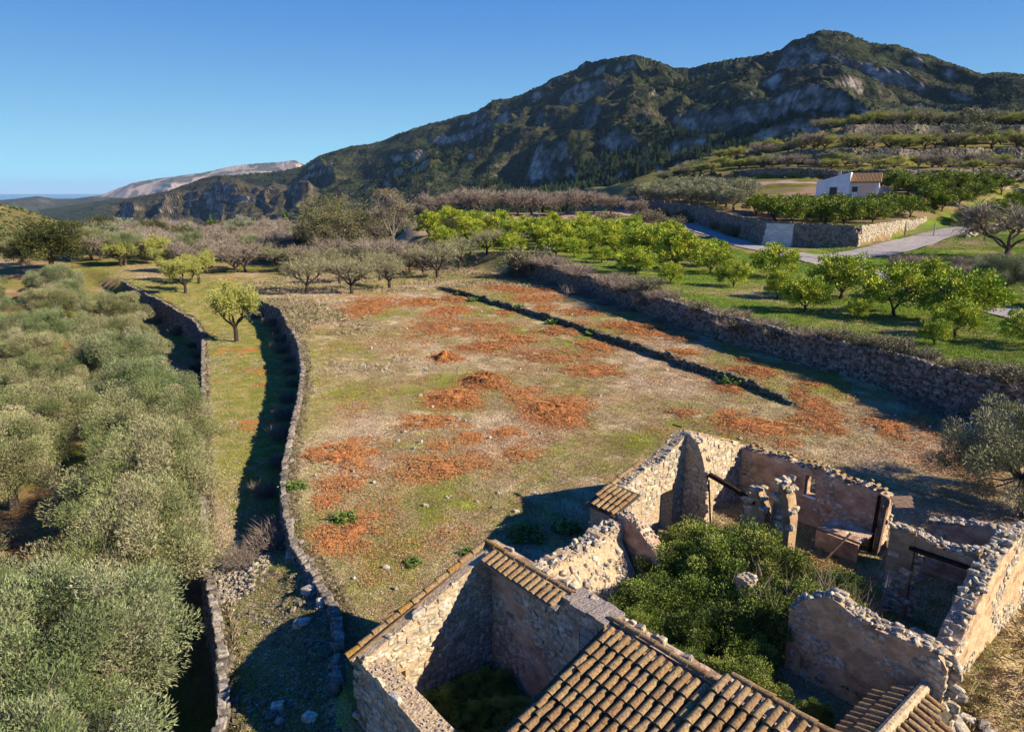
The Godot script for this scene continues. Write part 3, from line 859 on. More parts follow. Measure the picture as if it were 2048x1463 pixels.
func cut_stone(jit: float, k: float) -> ArrayMesh:
	var pt := {}
	for c in 8:
		var sg := Vector3(1 if c & 1 else -1, 1 if c & 2 else -1, 1 if c & 4 else -1)
		var wob := rdir() * jit
		for ax in 3:
			var q := sg * 0.5 * k
			q[ax] = sg[ax] * 0.5
			pt[c * 3 + ax] = q + wob + rdir() * jit * 0.35
	var b := Buf.new()
	var w := Color(1, 1, 1)
	for ax in 3:
		var f := 1 << ((ax + 1) % 3)
		var g := 1 << ((ax + 2) % 3)
		for s in 2:
			var o := (1 << ax) if s == 1 else 0
			b.quad(pt[o * 3 + ax], pt[(o | f) * 3 + ax], pt[(o | f | g) * 3 + ax], pt[(o | g) * 3 + ax], w)
		# edges running along this axis
		var a1 := (ax + 1) % 3
		var a2 := (ax + 2) % 3
		for m in 4:
			var lo := (f if m & 1 else 0) | (g if m & 2 else 0)
			var hi := lo | (1 << ax)
			b.quad(pt[lo * 3 + a1], pt[hi * 3 + a1], pt[hi * 3 + a2], pt[lo * 3 + a2], w)
	for c in 8:
		b.tri(pt[c * 3], pt[c * 3 + 1], pt[c * 3 + 2], w)
	return b.mesh(M.copies_stone)

func lay_stones(list: Array, owner_node: Node3D, limit: int, tones: Array, bag: Callable) -> void:
	# the largest become pieces of their own, the rest one mass per wall
	list.sort_custom(func(p, q): return p.size > q.size)
	var rest := {}
	for i in list.size():
		var s: Dictionary = list[i]
		if i < limit:
			var o := part(s.wall, "stone", STONES[rng.randi() % STONES.size()], tones[rng.randi() % tones.size()])
			o.transform = s.xf
		else:
			if not rest.has(s.wall): rest[s.wall] = []
			rest[s.wall].append(s.xf)
	for w in rest:
		var groups := [[], []]
		for t in rest[w]: groups[rng.randi() % 2].append(t)
		var all: Array = rest[w]
		var cols := PackedColorArray()
		for t in all:
			var q: Color = bag.call()
			cols.append(q)
		many(w, "small_stones", STONES[rng.randi() % STONES.size()], all, cols)

func tone_of(list: Array) -> Color:
	var q: StandardMaterial3D = list[rng.randi() % list.size()]
	return q.albedo_color.srgb_to_linear() * R(0.85, 1.1)

# masonry wall in a building's own axes: p, q = (a, b) ends of its centre line, top = [metres along, height, ...]
func masonry(bld: Node3D, called: String, p: Vector2, q: Vector2, thick: float, base: float, top: Array, mat: Material, faces: Array, list: Array, opt := {}) -> MeshInstance3D:
	var P0 := Vector3(p.x, 0, -p.y)
	var P1 := Vector3(q.x, 0, -q.y)
	var ln := P0.distance_to(P1)
	var u := (P1 - P0) / ln
	var n := Vector3(-u.z, 0, u.x)
	var jag: float = opt.get("jag", 0.06)
	var holes: Array = opt.get("holes", [])
	var cuts := [0.0, ln]
	for h in holes: cuts.append_array([h[0], h[1]])
	var k := 0.24
	while k < ln - 0.1:
		cuts.append(k)
		k += R(0.2, 0.3)
	cuts.sort()
	var tops := []
	for c in cuts: tops.append(pw(top, c) + R(-jag, jag))
	var b := Buf.new()
	var w := Color(1, 1, 1)
	var up := Vector3.UP
	for i in cuts.size() - 1:
		var c0: float = cuts[i]
		var c1: float = cuts[i + 1]
		if c1 - c0 < 0.004: continue
		var spans := [[base, tops[i], tops[i + 1]]]
		for h in holes:
			if c0 >= h[0] - 0.001 and c1 <= h[1] + 0.001:
				spans = []
				if h[2] > base: spans.append([base, h[2], h[2]])
				if h[3] < minf(tops[i], tops[i + 1]): spans.append([h[3], tops[i], tops[i + 1]])
		for s in spans:
			var lo: float = s[0]
			var A := P0 + u * c0 - n * thick * 0.5
			var B := P0 + u * c1 - n * thick * 0.5
			var C := P0 + u * c1 + n * thick * 0.5
			var D := P0 + u * c0 + n * thick * 0.5
			var y0: float = s[1]
			var y1: float = s[2]
			b.quad(A + up * lo, B + up * lo, B + up * y1, A + up * y0, w)
			b.quad(C + up * lo, D + up * lo, D + up * y0, C + up * y1, w)
			b.quad(A + up * y0, B + up * y1, C + up * y1, D + up * y0, w)
			b.quad(A + up * lo, D + up * lo, C + up * lo, B + up * lo, w)
			b.quad(A + up * lo, A + up * y0, D + up * y0, D + up * lo, w)
			b.quad(B + up * lo, C + up * lo, C + up * y1, B + up * y1, w)
	var node := part(bld, called, b.mesh(mat), mat)
	for f in faces:
		var fn := Vector3(f.n.x, 0, -f.n.y)
		var off := thick * 0.5
		var mean: float = f.get("size", 0.27)
		var from: float = f.get("from", base)
		var y := from + 0.04
		while y < 6.0:
			var rh := mean * R(0.55, 0.85)
			var t := R(0, 0.1)
			var any := false
			while t < ln:
				var sw := mean * R(0.5, 1.6)
				var m := t + sw * 0.5
				var hh := pw(top, clampf(m, 0, ln))
				if y + rh * 0.7 < hh: any = true
				var ok := y + rh * 0.75 < hh and m < ln - 0.02 and y > base
				for h in holes:
					if m + sw * 0.5 > h[0] and m - sw * 0.5 < h[1] and y + rh > h[2] and y < h[3]: ok = false
				if ok:
					var bare: float = nA.get_noise_3d(m * 9 + f.get("seed", 0.0), y * 9, fn.x * 50) + f.get("bare", 0.0)
					if bare > R(-0.08, 0.08):
						var dep := R(0.10, 0.2)
						var pos := P0 + u * m + up * (y + rh * 0.5 + R(-0.055, 0.055)) + fn * (off - dep * 0.5 + R(0.005, 0.045))
						var bs := Basis(u, up, u.cross(up)) * Basis(Vector3.BACK, R(-0.42, 0.42)) * Basis(rdir(), R(0, 0.15))
						if rng.randf() < 0.5: bs = bs * Basis(Vector3.UP, PI)
						list.append({"wall": node, "size": sw * rh * f.get("weight", 1.0), "xf": Transform3D(bs.scaled_local(Vector3(sw * R(0.85, 1.05), rh * R(0.75, 1.2), dep)), pos)})
				t += sw * R(0.95, 1.12)
			if not any: break
			y += rh * R(0.9, 1.02)
	# broken crest
	var cr: float = opt.get("crest", 0.0)
	if cr > 0:
		var t2 := 0.05
		while t2 < ln:
			for m in 6:
				var sz := R(0.05, 0.14) * cr
				var pos2 := P0 + u * (t2 + R(-0.06, 0.06)) + n * R(-0.45, 0.45) * thick + up * (pw(top, t2) + sz * R(-0.1, 0.35))
				var inhole := false
				for h in holes:
					if t2 > h[0] - 0.1 and t2 < h[1] + 0.1 and h[3] > pw(top, t2) - 0.2: inhole = true
				if not inhole:
					list.append({"wall": node, "size": sz * sz * 0.8, "xf": Transform3D(Basis(rdir(), R(0, 1.2)).scaled_local(Vector3(sz * R(1.0, 1.8), sz * R(0.5, 0.8), sz * R(0.8, 1.2))), pos2)})
			t2 += 0.15
	return node

func barrel_tile(r0: float, r1: float, ln: float, th: float) -> ArrayMesh:
	var b := Buf.new()
	var seg := 7
	var w := Color(1, 1, 1)
	for k in seg:
		var a0 := PI * (0.04 + 0.92 * k / seg)
		var a1 := PI * (0.04 + 0.92 * (k + 1) / seg)
		var e0 := Vector3(cos(a0), sin(a0) * 0.86, 0)
		var e1 := Vector3(cos(a1), sin(a1) * 0.86, 0)
		var z := Vector3(0, 0, ln)
		var o := [e0 * r0, e1 * r0, e1 * r1 + z, e0 * r1 + z]
		b.quad(o[0], o[3], o[2], o[1], w)
		b.n.append_array([e0, e0, e1, e0, e1, e1])
		var i := [e0 * (r0 - th), e1 * (r0 - th), e1 * (r1 - th) + z, e0 * (r1 - th) + z]
		b.quad(i[0], i[1], i[2], i[3], w)
		b.n.append_array([-e0, -e1, -e1, -e0, -e1, -e0])
		b.quad(o[3], i[3], i[2], o[2], w)
		for y in 6: b.n.append(Vector3(0, 0, 1))
		b.quad(o[0], o[1], i[1], i[0], w)
		for y in 6: b.n.append(Vector3(0, 0, -1))
	return b.mesh(M.tile[0])

var TILE: ArrayMesh

func lay_tile(bld: Node, pos: Vector3, axis: Vector3, up: Vector3, lift := 0.0, called := "roof_tile", mat: Material = null) -> void:
	var z := axis.normalized()
	var x := up.cross(z).normalized()
	var y := z.cross(x)
	var bs := Basis(x, y, z) * Basis(Vector3.RIGHT, -lift + R(-0.015, 0.015)) * Basis(Vector3.UP, R(-0.03, 0.03))
	var s := R(0.94, 1.05)
	if rng.randf() < 0.08:
		pos += z * R(-0.05, 0.09)
		bs = bs * Basis(Vector3.UP, R(-0.12, 0.12))
	var o := part(bld, called, TILE, mat if mat else M.tile[[0, 0, 1, 2, 2, 3, 4, 5][rng.randi() % 8]])
	o.transform = Transform3D(bs.scaled_local(Vector3(s, s, 1.0)), pos + Vector3(R(-0.008, 0.008), R(-0.004, 0.006), R(-0.012, 0.012)))

func beam(bld: Node, called: String, a: Vector3, e: Vector3, w: float, h: float, mat: Material) -> MeshInstance3D:
	var z := e - a
	var x := z.cross(Vector3(0.02, 1, 0.01)).normalized()
	var y := x.cross(z).normalized()
	var b := Buf.new()
	b.box(a - x * w * 0.5 - y * h * 0.5, x * w, y * h, z, Color(1, 1, 1))
	return part(bld, called, b.mesh(mat), mat)

func L(a: float, b: float, y: float) -> Vector3:
	return Vector3(a, y, -b)

var FARM := Vector3(-0.5, 0, -16.3)
var FARM_TURN := -atan2(0.767, 0.641)

func farm_to_world(a: float, b: float) -> Vector2:
	return Vector2(-0.5 + a * 0.641 + b * 0.767, 16.3 - a * 0.767 + b * 0.641)

func build_roofed_house() -> void:
	var t := thing("roofless_house", "stone house whose barrel-tiled lean-to roof is half gone", "house", FARM, FARM_TURN)
	var list := []
	# walls
	masonry(t, "gable_wall", Vector2(-0.23, 0.45), Vector2(-0.23, -3.8), 0.46, -0.6, [0, 3.44, 0.45, 3.44, 4.25, 1.98], M.mortar, [{"n": Vector2(1, 0), "bare": 0.42, "size": 0.27, "weight": 2.0}, {"n": Vector2(-1, 0), "bare": 0.2}], list, {"jag": 0.015, "holes": [[3.15, 3.45, 0.95, 1.22]]})
	masonry(t, "ridge_wall", Vector2(0.0, 0.2), Vector2(9.6, 0.2), 0.5, -0.6, [0, 3.42, 9.6, 3.42], M.pink, [{"n": Vector2(0, -1), "bare": 0.16, "size": 0.26, "weight": 1.5}, {"n": Vector2(0, 1), "bare": 0.1}], list, {"jag": 0.01, "holes": [[3.2, 4.1, 1.9, 3.0]]})
	masonry(t, "front_wall", Vector2(-0.45, -3.52), Vector2(9.0, -3.52), 0.56, -2.4, [0, 1.93, 1.2, 1.86, 2.0, 1.8, 3.4, 1.76, 4.2, 1.72, 9, 1.75], M.mortar, [{"n": Vector2(0, -1), "bare": 0.3, "from": -1.6, "weight": 1.5}, {"n": Vector2(0, 1), "bare": 0.1}], list, {"jag": 0.02, "crest": 0.35})
	masonry(t, "partition_wall", Vector2(4.3, 0.0), Vector2(4.3, -3.25), 0.3, -0.6, [0, 3.25, 3.25, 2.05], M.pink, [{"n": Vector2(-1, 0), "bare": 0.1}], list, {"jag": 0.0})
	lay_stones(list, t, 290, M.stone, func(): return tone_of(M.stone))
	# grey concrete blocks closing a hole
	for r in 5:
		for c in 2:
			var bb := Buf.new()
			bb.box(Vector3.ZERO, Vector3(0.42, 0, 0), Vector3(0, 0.20, 0), Vector3(0, 0, 0.2), Color(1, 1, 1))
			var o := part(t, "concrete_block", bb.mesh(M.block), M.block)
			o.position = L(3.2 + c * 0.44 + (0.02 if r % 2 else 0.0), 0.16, 1.91 + r * 0.215)
	# cement cap where tiles are missing
	var cb := Buf.new()
	var i := 2.75
	while i < 4.0:
		cb.box(L(i, 0.5, 3.425), Vector3(0.26, 0, 0), Vector3(0, R(0.05, 0.09), 0), Vector3(0, 0, R(0.62, 0.7)), Color(1, 1, 1))
		i += 0.26
	part(t, "cement_cap", cb.mesh(M.cement), M.cement)
	# sloping roof deck under the tiles
	var sl := 0.366
	var db := Buf.new()
	db.box(L(4.02, -4.15, 3.40 - 4.15 * sl), Vector3(5.3, 0, 0), Vector3(0, 0.07, 0), L(0, 4.15, 4.15 * sl), Color(1, 1, 1))
	part(t, "roof_deck", db.mesh(M.earth), M.earth)
	var lb := Buf.new()
	lb.box(L(0.0, -0.42, 3.43 - 0.42 * sl), Vector3(2.8, 0, 0), Vector3(0, 0.03, 0), L(0, 0.42, 0.42 * sl), Color(1, 1, 1))
	part(t, "roof_ledge", lb.mesh(M.cement), M.cement)
	var down := L(0, -1, -sl).normalized()
	var nup := Vector3(0, 1, 0)
	# pans between the covers, seen only as the dark channels
	var pans := []
	for c in 25:
		for r in 12:
			var pp := L(4.14 + c * 0.213, -0.15 - r * 0.335, 3.515 + (-0.15 - r * 0.335) * sl)
			var z := down
			var x := nup.cross(z).normalized()
			pans.append(Transform3D(Basis(-x, -z.cross(x), z), pp))
	var pcol := PackedColorArray()
	many(t, "pan_tiles", TILE, pans)
	for c in 24:
		var step := 0.09 if c > 11 else 0.0
		for r in 11:
			var bb2 := -0.10 - r * 0.36 + (0.3 if step > 0 else 0.0)
			lay_tile(t, L(4.25 + c * 0.213, bb2, 3.53 + step + bb2 * sl), down, nup, 0.05)
	for c in 13:
		lay_tile(t, L(0.16 + c * 0.207, -0.02, 3.50), down, nup, 0.0)
	# ridge tiles
	var a := -0.42
	while a < 9.2:
		if a < 2.5 or a > 3.9:
			var up := 0.1 if a > 6.6 else 0.0
			lay_tile(t, L(a, 0.10 + (0.28 if up > 0 else 0.0), 3.50 + up), Vector3(1, 0, 0), nup, 0.02, "ridge_tile", M.lichen if a < 0.0 else null)
		a += 0.40
	# verge tiles along the gable
	for r in 11:
		var vb := 0.05 - r * 0.365
		lay_tile(t, L(-0.40, vb, 3.45 + vb * sl), down, nup, 0.05, "verge_tile", M.lichen if r % 4 == 2 else null)
	beam(t, "verge_board", L(-0.27, 0.1, 3.46), L(-0.27, -4.0, 3.46 - 4.1 * sl), 0.05, 0.03, M.tile[1])

func build_farmhouse() -> void:
	var t := thing("ruined_farmhouse", "roofless stone farmhouse ruin with broken walls round a green thicket", "ruin", FARM, FARM_TURN)
	var list := []
	# gable with the remains of a tiled verge
	masonry(t, "gable_wall", Vector2(-2.0, 6.0), Vector2(-2.0, 14.7), 0.5, -0.5, [0, 2.2, 0.2, 2.25, 2.4, 2.95, 3.0, 2.92, 4.6, 3.72, 4.9, 3.60, 8.7, 2.2], M.mortar, [{"n": Vector2(1, 0), "bare": 0.42, "size": 0.25, "weight": 1.6}, {"n": Vector2(-1, 0), "bare": 0.1}], list, {"jag": 0.04, "holes": [[3.15, 3.9, -0.5, 1.7]], "crest": 0.5})
	masonry(t, "back_wall", Vector2(-1.75, 14.55), Vector2(4.0, 14.55), 0.46, -0.5, [0, 2.25, 0.6, 2.2, 2.0, 2.3, 2.6, 2.2, 3.2, 2.36, 4.4, 2.1, 5.0, 2.25, 5.75, 2.05], M.pink, [{"n": Vector2(0, -1), "bare": -0.03, "size": 0.26, "weight": 1.4}, {"n": Vector2(0, 1), "bare": 0.2}], list, {"jag": 0.06, "crest": 0.9, "holes": [[2.78, 3.22, 1.12, 1.95]]})
	masonry(t, "spine_wall", Vector2(-1.75, 10.7), Vector2(-0.7, 10.7), 0.5, -0.5, [0, 3.7, 0.5, 3.55, 0.8, 2.9, 1.05, 2.2], M.mortar, [{"n": Vector2(0, -1), "bare": 0.35, "weight": 1.6}], list, {"jag": 0.1, "crest": 1.2})
	masonry(t, "wall_stump", Vector2(0.75, 10.7), Vector2(1.65, 10.7), 0.5, -0.5, [0, 1.9, 0.2, 2.35, 0.5, 2.5, 0.75, 2.0, 0.9, 1.6], M.concrete, [{"n": Vector2(0, -1), "bare": 0.0}], list, {"jag": 0.12, "crest": 1.5})
	masonry(t, "wall_stump", Vector2(1.85, 10.7), Vector2(2.55, 10.7), 0.5, -0.5, [0, 2.2, 0.15, 3.0, 0.4, 3.15, 0.55, 2.7, 0.7, 1.9], M.concrete, [{"n": Vector2(0, -1), "bare": 0.0}], list, {"jag": 0.14, "crest": 1.6})
	masonry(t, "pier", Vector2(5.5, 10.95), Vector2(6.2, 10.95), 0.5, -0.5, [0, 2.75, 0.7, 2.8], M.concrete, [{"n": Vector2(0, -1), "bare": -0.1}, {"n": Vector2(1, 0), "bare": 0.3}], list, {"jag": 0.05, "crest": 1.0})
	masonry(t, "lintel_wall", Vector2(6.2, 10.95), Vector2(7.8, 10.95), 0.45, 2.35, [0, 2.75, 0.8, 2.62, 1.6, 2.85], M.concrete, [{"n": Vector2(0, -1), "bare": 0.1}], list, {"jag": 0.05, "crest": 1.1})
	masonry(t, "low_pier", Vector2(7.1, 8.6), Vector2(7.75, 8.6), 0.5, -0.5, [0, 1.05, 0.65, 1.0], M.concrete, [], list, {"jag": 0.05, "crest": 0.5})
	masonry(t, "rear_room_wall", Vector2(5.4, 14.3), Vector2(7.8, 14.3), 0.45, -0.5, [0, 1.75, 1.0, 2.05, 1.7, 2.2, 2.4, 2.3], M.pink, [{"n": Vector2(0, -1), "bare": -0.22}], list, {"jag": 0.08, "crest": 1.2})
	masonry(t, "low_back_wall", Vector2(4.4, 14.9), Vector2(6.4, 14.9), 0.45, -0.5, [0, 0.35, 0.6, 0.8, 2.0, 0.9], M.mortar, [{"n": Vector2(0, -1), "bare": 0.3}], list, {"jag": 0.1, "crest": 1.2})
	masonry(t, "side_wall", Vector2(8.0, 7.6), Vector2(8.0, 15.0), 0.5, -0.8, [0, 0.5, 0.6, 0.95, 1.2, 1.5, 2.0, 2.1, 2.7, 2.55, 3.6, 2.75, 4.4, 3.0, 5.0, 2.95, 6.4, 2.6, 7.4, 2.4], M.plaster, [{"n": Vector2(1, 0), "bare": -0.12, "size": 0.2}, {"n": Vector2(-1, 0), "bare": 0.3}], list, {"jag": 0.06, "crest": 1.3})
	masonry(t, "front_wall", Vector2(5.05, 6.2), Vector2(8.75, 6.2), 0.5, -1.4, [0, 1.75, 0.12, 2.05, 0.6, 2.35, 1.0, 2.65, 1.25, 2.5, 2.0, 2.35, 2.9, 2.35, 3.5, 2.4, 3.7, 2.1], M.plaster, [{"n": Vector2(0, -1), "bare": 0.03, "size": 0.27, "weight": 2.2}, {"n": Vector2(1, 0), "bare": 0.5}], list, {"jag": 0.05, "crest": 1.0, "holes": [[0.42, 0.66, 0.25, 0.6]]})
	masonry(t, "corner_wall", Vector2(-1.75, 6.2), Vector2(0.75, 6.2), 0.5, -0.5, [0, 2.15, 1.0, 2.25, 1.6, 2.1, 2.1, 1.7, 2.5, 1.2], M.pink, [{"n": Vector2(0, -1), "bare": -0.04}], list, {"jag": 0.05, "crest": 0.7})
	masonry(t, "pillar_stump", Vector2(3.35, 6.3), Vector2(3.75, 6.3), 0.4, -0.5, [0, 1.8, 0.4, 1.85], M.mortar, [], list, {"jag": 0.1, "crest": 1.2})
	lay_stones(list, t, 300, M.stone, func(): return tone_of(M.stone))
	# what is left of the roof at the corner
	var dn := L(0, -1, -0.34).normalized()
	for r in 6:
		var vb := 8.5 - r * 0.37
		lay_tile(t, L(-2.2, vb, 2.3 + (vb - 6.1) * 0.30), dn, Vector3.UP, 0.05, "verge_tile")
	for c in 5:
		for r in 3:
			if r > 3 - c * 0.5 + 1: continue
			var vb2 := 6.95 - r * 0.36
			lay_tile(t, L(-1.99 + c * 0.22, vb2, 2.30 + (vb2 - 6.1) * 0.30), dn, Vector3.UP, 0.05)
	var dk := Buf.new()
	dk.box(L(-2.3, 5.8, 2.10), Vector3(1.3, 0, 0), Vector3(0, 0.06, 0), L(0, 1.3, 0.39), Color(1, 1, 1))
	part(t, "roof_deck", dk.mesh(M.earth), M.earth)
	# tiles along the far slope of the gable
	for r in 10:
		var vb3 := 10.75 + r * 0.37
		lay_tile(t, L(-2.05, vb3, 3.72 - (vb3 - 10.6) * 0.365), L(0, 1, -0.365), Vector3.UP, 0.05, "verge_tile")
	lay_tile(t, L(-2.45, 10.62, 3.84), Vector3(1, 0, 0), Vector3.UP, 0.0, "ridge_tile", M.lichen)
	# fallen tiles along the back wall
	for c in 22:
		var aa := -1.4 + c * 0.245
		if c % 5 != 3: lay_tile(t, L(aa, 14.75, pw([0, 2.25, 0.6, 2.2, 2.0, 2.3, 2.6, 2.2, 3.2, 2.36, 4.4, 2.1, 5.0, 2.25, 5.75, 2.05], aa + 1.75) + 0.08), L(0.1, -1, 0.2), Vector3.UP, R(-0.2, 0.2))
	# timber
	beam(t, "roof_beam", L(-0.75, 10.55, 2.45), L(0.3, 10.5, 2.28), 0.13, 0.15, M.darkwood)
	beam(t, "roof_beam", L(0.28, 10.5, 2.29), L(1.25, 10.5, 2.02), 0.12, 0.14, M.darkwood)
	beam(t, "hanging_lath", L(-0.6, 10.4, 2.3), L(-0.2, 10.1, 0.8), 0.05, 0.05, M.darkwood)
	beam(t, "door_post", L(3.75, 14.1, -0.4), L(3.78, 14.2, 2.15), 0.12, 0.1, M.darkwood)
	beam(t, "door_post", L(4.0, 14.0, -0.4), L(4.05, 14.25, 2.1), 0.07, 0.16, M.wood)
	beam(t, "leaning_lath", L(1.9, 10.35, 0.6), L(2.0, 10.35, 2.3), 0.1, 0.04, M.wood)
	beam(t, "lintel_beam", L(6.1, 10.7, 2.34), L(7.8, 10.68, 2.38), 0.2, 0.09, M.darkwood)
	beam(t, "leaning_pole", L(3.0, 12.4, 0.0), L(3.5, 12.9, 1.0), 0.06, 0.06, M.wood)
	for k in 3:
		var pb := Buf.new()
		pb.box(Vector3(-0.35, 0, k * 0.17), Vector3(0.75 - k * 0.06, 0.0, 0), Vector3(0, 0.03, 0), Vector3(0, 0, 0.16), Color(1, 1, 1))
		var o := part(t, "weathered_board", pb.mesh(M.wood), M.wood)
		o.transform = Transform3D(Basis(Vector3.UP, 0.9) * Basis(Vector3.RIGHT, 0.45), L(4.35, 14.35, 2.24))
	var sb := Buf.new()
	sb.box(L(2.3, 13.0, -0.2), Vector3(1.5, 0, 0), Vector3(0, 0.85, 0), Vector3(0, 0, 0.08), Color(1, 1, 1))
	sb.box(L(2.3, 13.05, 0.655), Vector3(1.5, 0, 0), Vector3(0, 0.06, 0), L(0, 1.2, 0), Color(1, 1, 1))
	part(t, "bench", sb.mesh(M.salmon), M.pink)
	# window lining
	beam(t, "window_sill", L(1.0, 14.33, 1.13), L(1.5, 14.33, 1.13), 0.1, 0.05, M.white)
	beam(t, "window_jamb", L(1.02, 14.36, 1.15), L(1.02, 14.36, 1.95), 0.05, 0.04, M.wood)

func build_small_roof() -> void:
	# little tiled roof against the broken front wall
	var t := thing("lean_to", "little two-sided tiled roof on a stone base against the broken wall", "outbuilding", FARM, FARM_TURN)
	var list := []
	masonry(t, "wall", Vector2(8.35, 2.6), Vector2(8.35, 5.85), 0.7, -1.4, [0, 1.2, 3.25, 1.2], M.mortar, [{"n": Vector2(1, 0), "bare": 0.4}, {"n": Vector2(-1, 0), "bare": 0.3}], list, {"jag": 0.03})
	lay_stones(list, t, 60, M.stone, func(): return tone_of(M.stone))
	for side in [-1, 1]:
		var dk := Buf.new()
		dk.box(L(8.4, 2.5, 1.40), L(side * 0.62, 0, -0.24), Vector3(0, 0.05, 0), L(0, 3.3, 0), Color(1, 1, 1))
		part(t, "roof_deck", dk.mesh(M.earth), M.earth)
		var ax := Vector3(side, -0.38, 0).normalized()
		for r in 15:
			lay_tile(t, L(8.40 + side * 0.08, 2.6 + r * 0.215, 1.50), ax, Vector3.UP, 0.0)
			if r < 13: lay_tile(t, L(8.40 + side * 0.40, 2.6 + r * 0.215, 1.36), ax, Vector3.UP, 0.0)
	var cb := Buf.new()
	cb.tube(L(8.4, 2.4, 1.50), L(8.4, 5.9, 1.50), 0.13, 0.13, 9, Color(1, 1, 1))
	part(t, "ridge_mortar", cb.mesh(M.cement), M.mortar)

func build_court_wall() -> void:
	var t := thing("rubble_wall", "tumbled rubble wall joining the tiled house to the ruin", "wall", FARM, FARM_TURN)
	var list := []
	masonry(t, "core", Vector2(-1.0, 0.5), Vector2(-1.0, 6.0), 0.6, -0.5, [0, 1.75, 1.5, 1.5, 3.5, 1.6, 5.0, 1.9, 5.5, 2.0], M.mortar, [{"n": Vector2(1, 0), "bare": 0.5, "size": 0.2}], list, {"jag": 0.12, "crest": 1.3})
	# stones slid down into the yard
	for k in 220:
		var q := pow(R(0, 1), 0.8)
		var sz := R(0.09, 0.22)
		list.append({"wall": t, "size": sz * sz, "xf": Transform3D(Basis(rdir(), R(0, 3)).scaled_local(Vector3(sz * 1.3, sz * 0.8, sz)), L(-0.75 + q * 1.3, R(0.6, 5.6), 1.5 * (1.0 - q) + R(-0.05, 0.1)))})
	var sl := Buf.new()
	sl.quad(L(-0.75, 0.5, 1.5), L(-0.75, 5.8, 1.6), L(0.75, 5.6, -0.1), L(0.75, 0.5, -0.1), Color(1, 1, 1))
	part(t, "earth_slope", sl.mesh(M.mortar), M.mortar)
	lay_stones(list, t, 200, M.stone, func(): return tone_of(M.stone))

# ------------------------------------------------------------------ dry-stone terrace walls
# path: points (x, d); side: +1 when the open face lies to the left of travel, -1 to the right
func terrace_wall(called: String, label: String, path: Array, side: float, tall: Callable, mean: float, limit: int, group := "", seen := 1.0, tones := []) -> void:
	var o: Vector2 = path[path.size() / 2]
	var t := thing(called, label, "wall", Vector3(o.x, 0, -o.y), 0, group)
	if tones.is_empty(): tones = M.drystone
	var org := t.position
	var core := Buf.new()
	var list := []
	var w := Color(1, 1, 1)
	for i in path.size() - 1:
		var p: Vector2 = path[i]
		var q: Vector2 = path[i + 1]
		var u2 := (q - p).normalized()
		var n2 := Vector2(-u2.y, u2.x) * side
		var u := Vector3(u2.x, 0, -u2.y)
		var n := Vector3(n2.x, 0, -n2.y)
		var ln := p.distance_to(q)
		var steps := maxi(1, int(ln / 0.9))
		for s in steps:
			var a := p.lerp(q, float(s) / steps)
			var e := p.lerp(q, float(s + 1) / steps)
			var la := hgt(a.x + n2.x * 0.7, a.y + n2.y * 0.7) - 0.25
			var le := hgt(e.x + n2.x * 0.7, e.y + n2.y * 0.7) - 0.25
			var ta: float = hgt(a.x - n2.x * 1.1, a.y - n2.y * 1.1) + tall.call(a)
			var te: float = hgt(e.x - n2.x * 1.1, e.y - n2.y * 1.1) + tall.call(e)
			var A := Vector3(a.x, 0, -a.y) - org
			var B := Vector3(e.x, 0, -e.y) - org
			var up := Vector3.UP
			core.quad(A + up * la + n * 0.1, B + up * le + n * 0.1, B + up * te - n * 0.02, A + up * ta - n * 0.02, w)
			core.quad(A + up * ta - n * 0.02, B + up * te - n * 0.02, B + up * (te - 0.05) - n * 0.22, A + up * (ta - 0.05) - n * 0.22, w)
			# courses of stones
			var seg := a.distance_to(e)
			var y := la + 0.2
			while y < ta + 0.02:
				var rh := mean * R(0.6, 0.95)
				var x := R(0, mean * 0.6)
				while x < seg:
					var sw := mean * R(0.7, 1.6)
					var dep := R(0.18, 0.34)
					var topc := lerpf(ta, te, x / seg)
					if y + rh * 0.3 < topc + 0.06:
						var lean := 0.14 * (1.0 - (y - la) / maxf(0.4, ta - la))
						var pos := A + u * x + up * (y + rh * 0.5 + R(-0.03, 0.03)) + n * (lean - dep * 0.5 + 0.08 + R(-0.03, 0.05))
						var bs := Basis(u, up, u.cross(up)) * Basis(Vector3.BACK, R(-0.3, 0.3)) * Basis(rdir(), R(0, 0.25))
						var dist := (pos + org).distance_to(EYE)
						list.append({"wall": t, "size": sw * rh / (dist * dist), "xf": Transform3D(bs.scaled_local(Vector3(sw, rh * 1.08, dep)), pos)})
					x += sw * R(0.92, 1.1)
				y += rh * R(0.9, 1.0)
			# coping stones, set loosely
			var cx := R(0, 0.2)
			while cx < seg:
				var cs := mean * R(0.7, 1.5)
				cs *= 0.8
				for m in 2:
					if R(0, 1) > seen: continue
					var pos3 := A + u * cx - n * (0.08 + 0.16 * m + R(-0.05, 0.08)) + up * (lerpf(ta, te, cx / seg) + R(-0.09, 0.02))
					list.append({"wall": t, "size": cs * cs / pow((pos3 + org).distance_to(EYE), 2), "xf": Transform3D(Basis(Vector3.UP, R(0, 3)) * Basis(rdir(), R(0, 0.4)) * Basis.from_scale(Vector3(cs * 1.2, mean * 0.6, cs * 0.9)), pos3)})
				cx += cs * 1.25
	part(t, "core", core.mesh(M.earth), M.earth)
	lay_stones(list, t, limit, tones, func(): return tone_of(tones))

func along(tb: PackedFloat32Array, d0: float, d1: float, step: float) -> Array:
	var o := []
	var d := d0
	while d < d1 + 0.01:
		o.append(Vector2(lk(tb, d), d))
		d += step
	return o

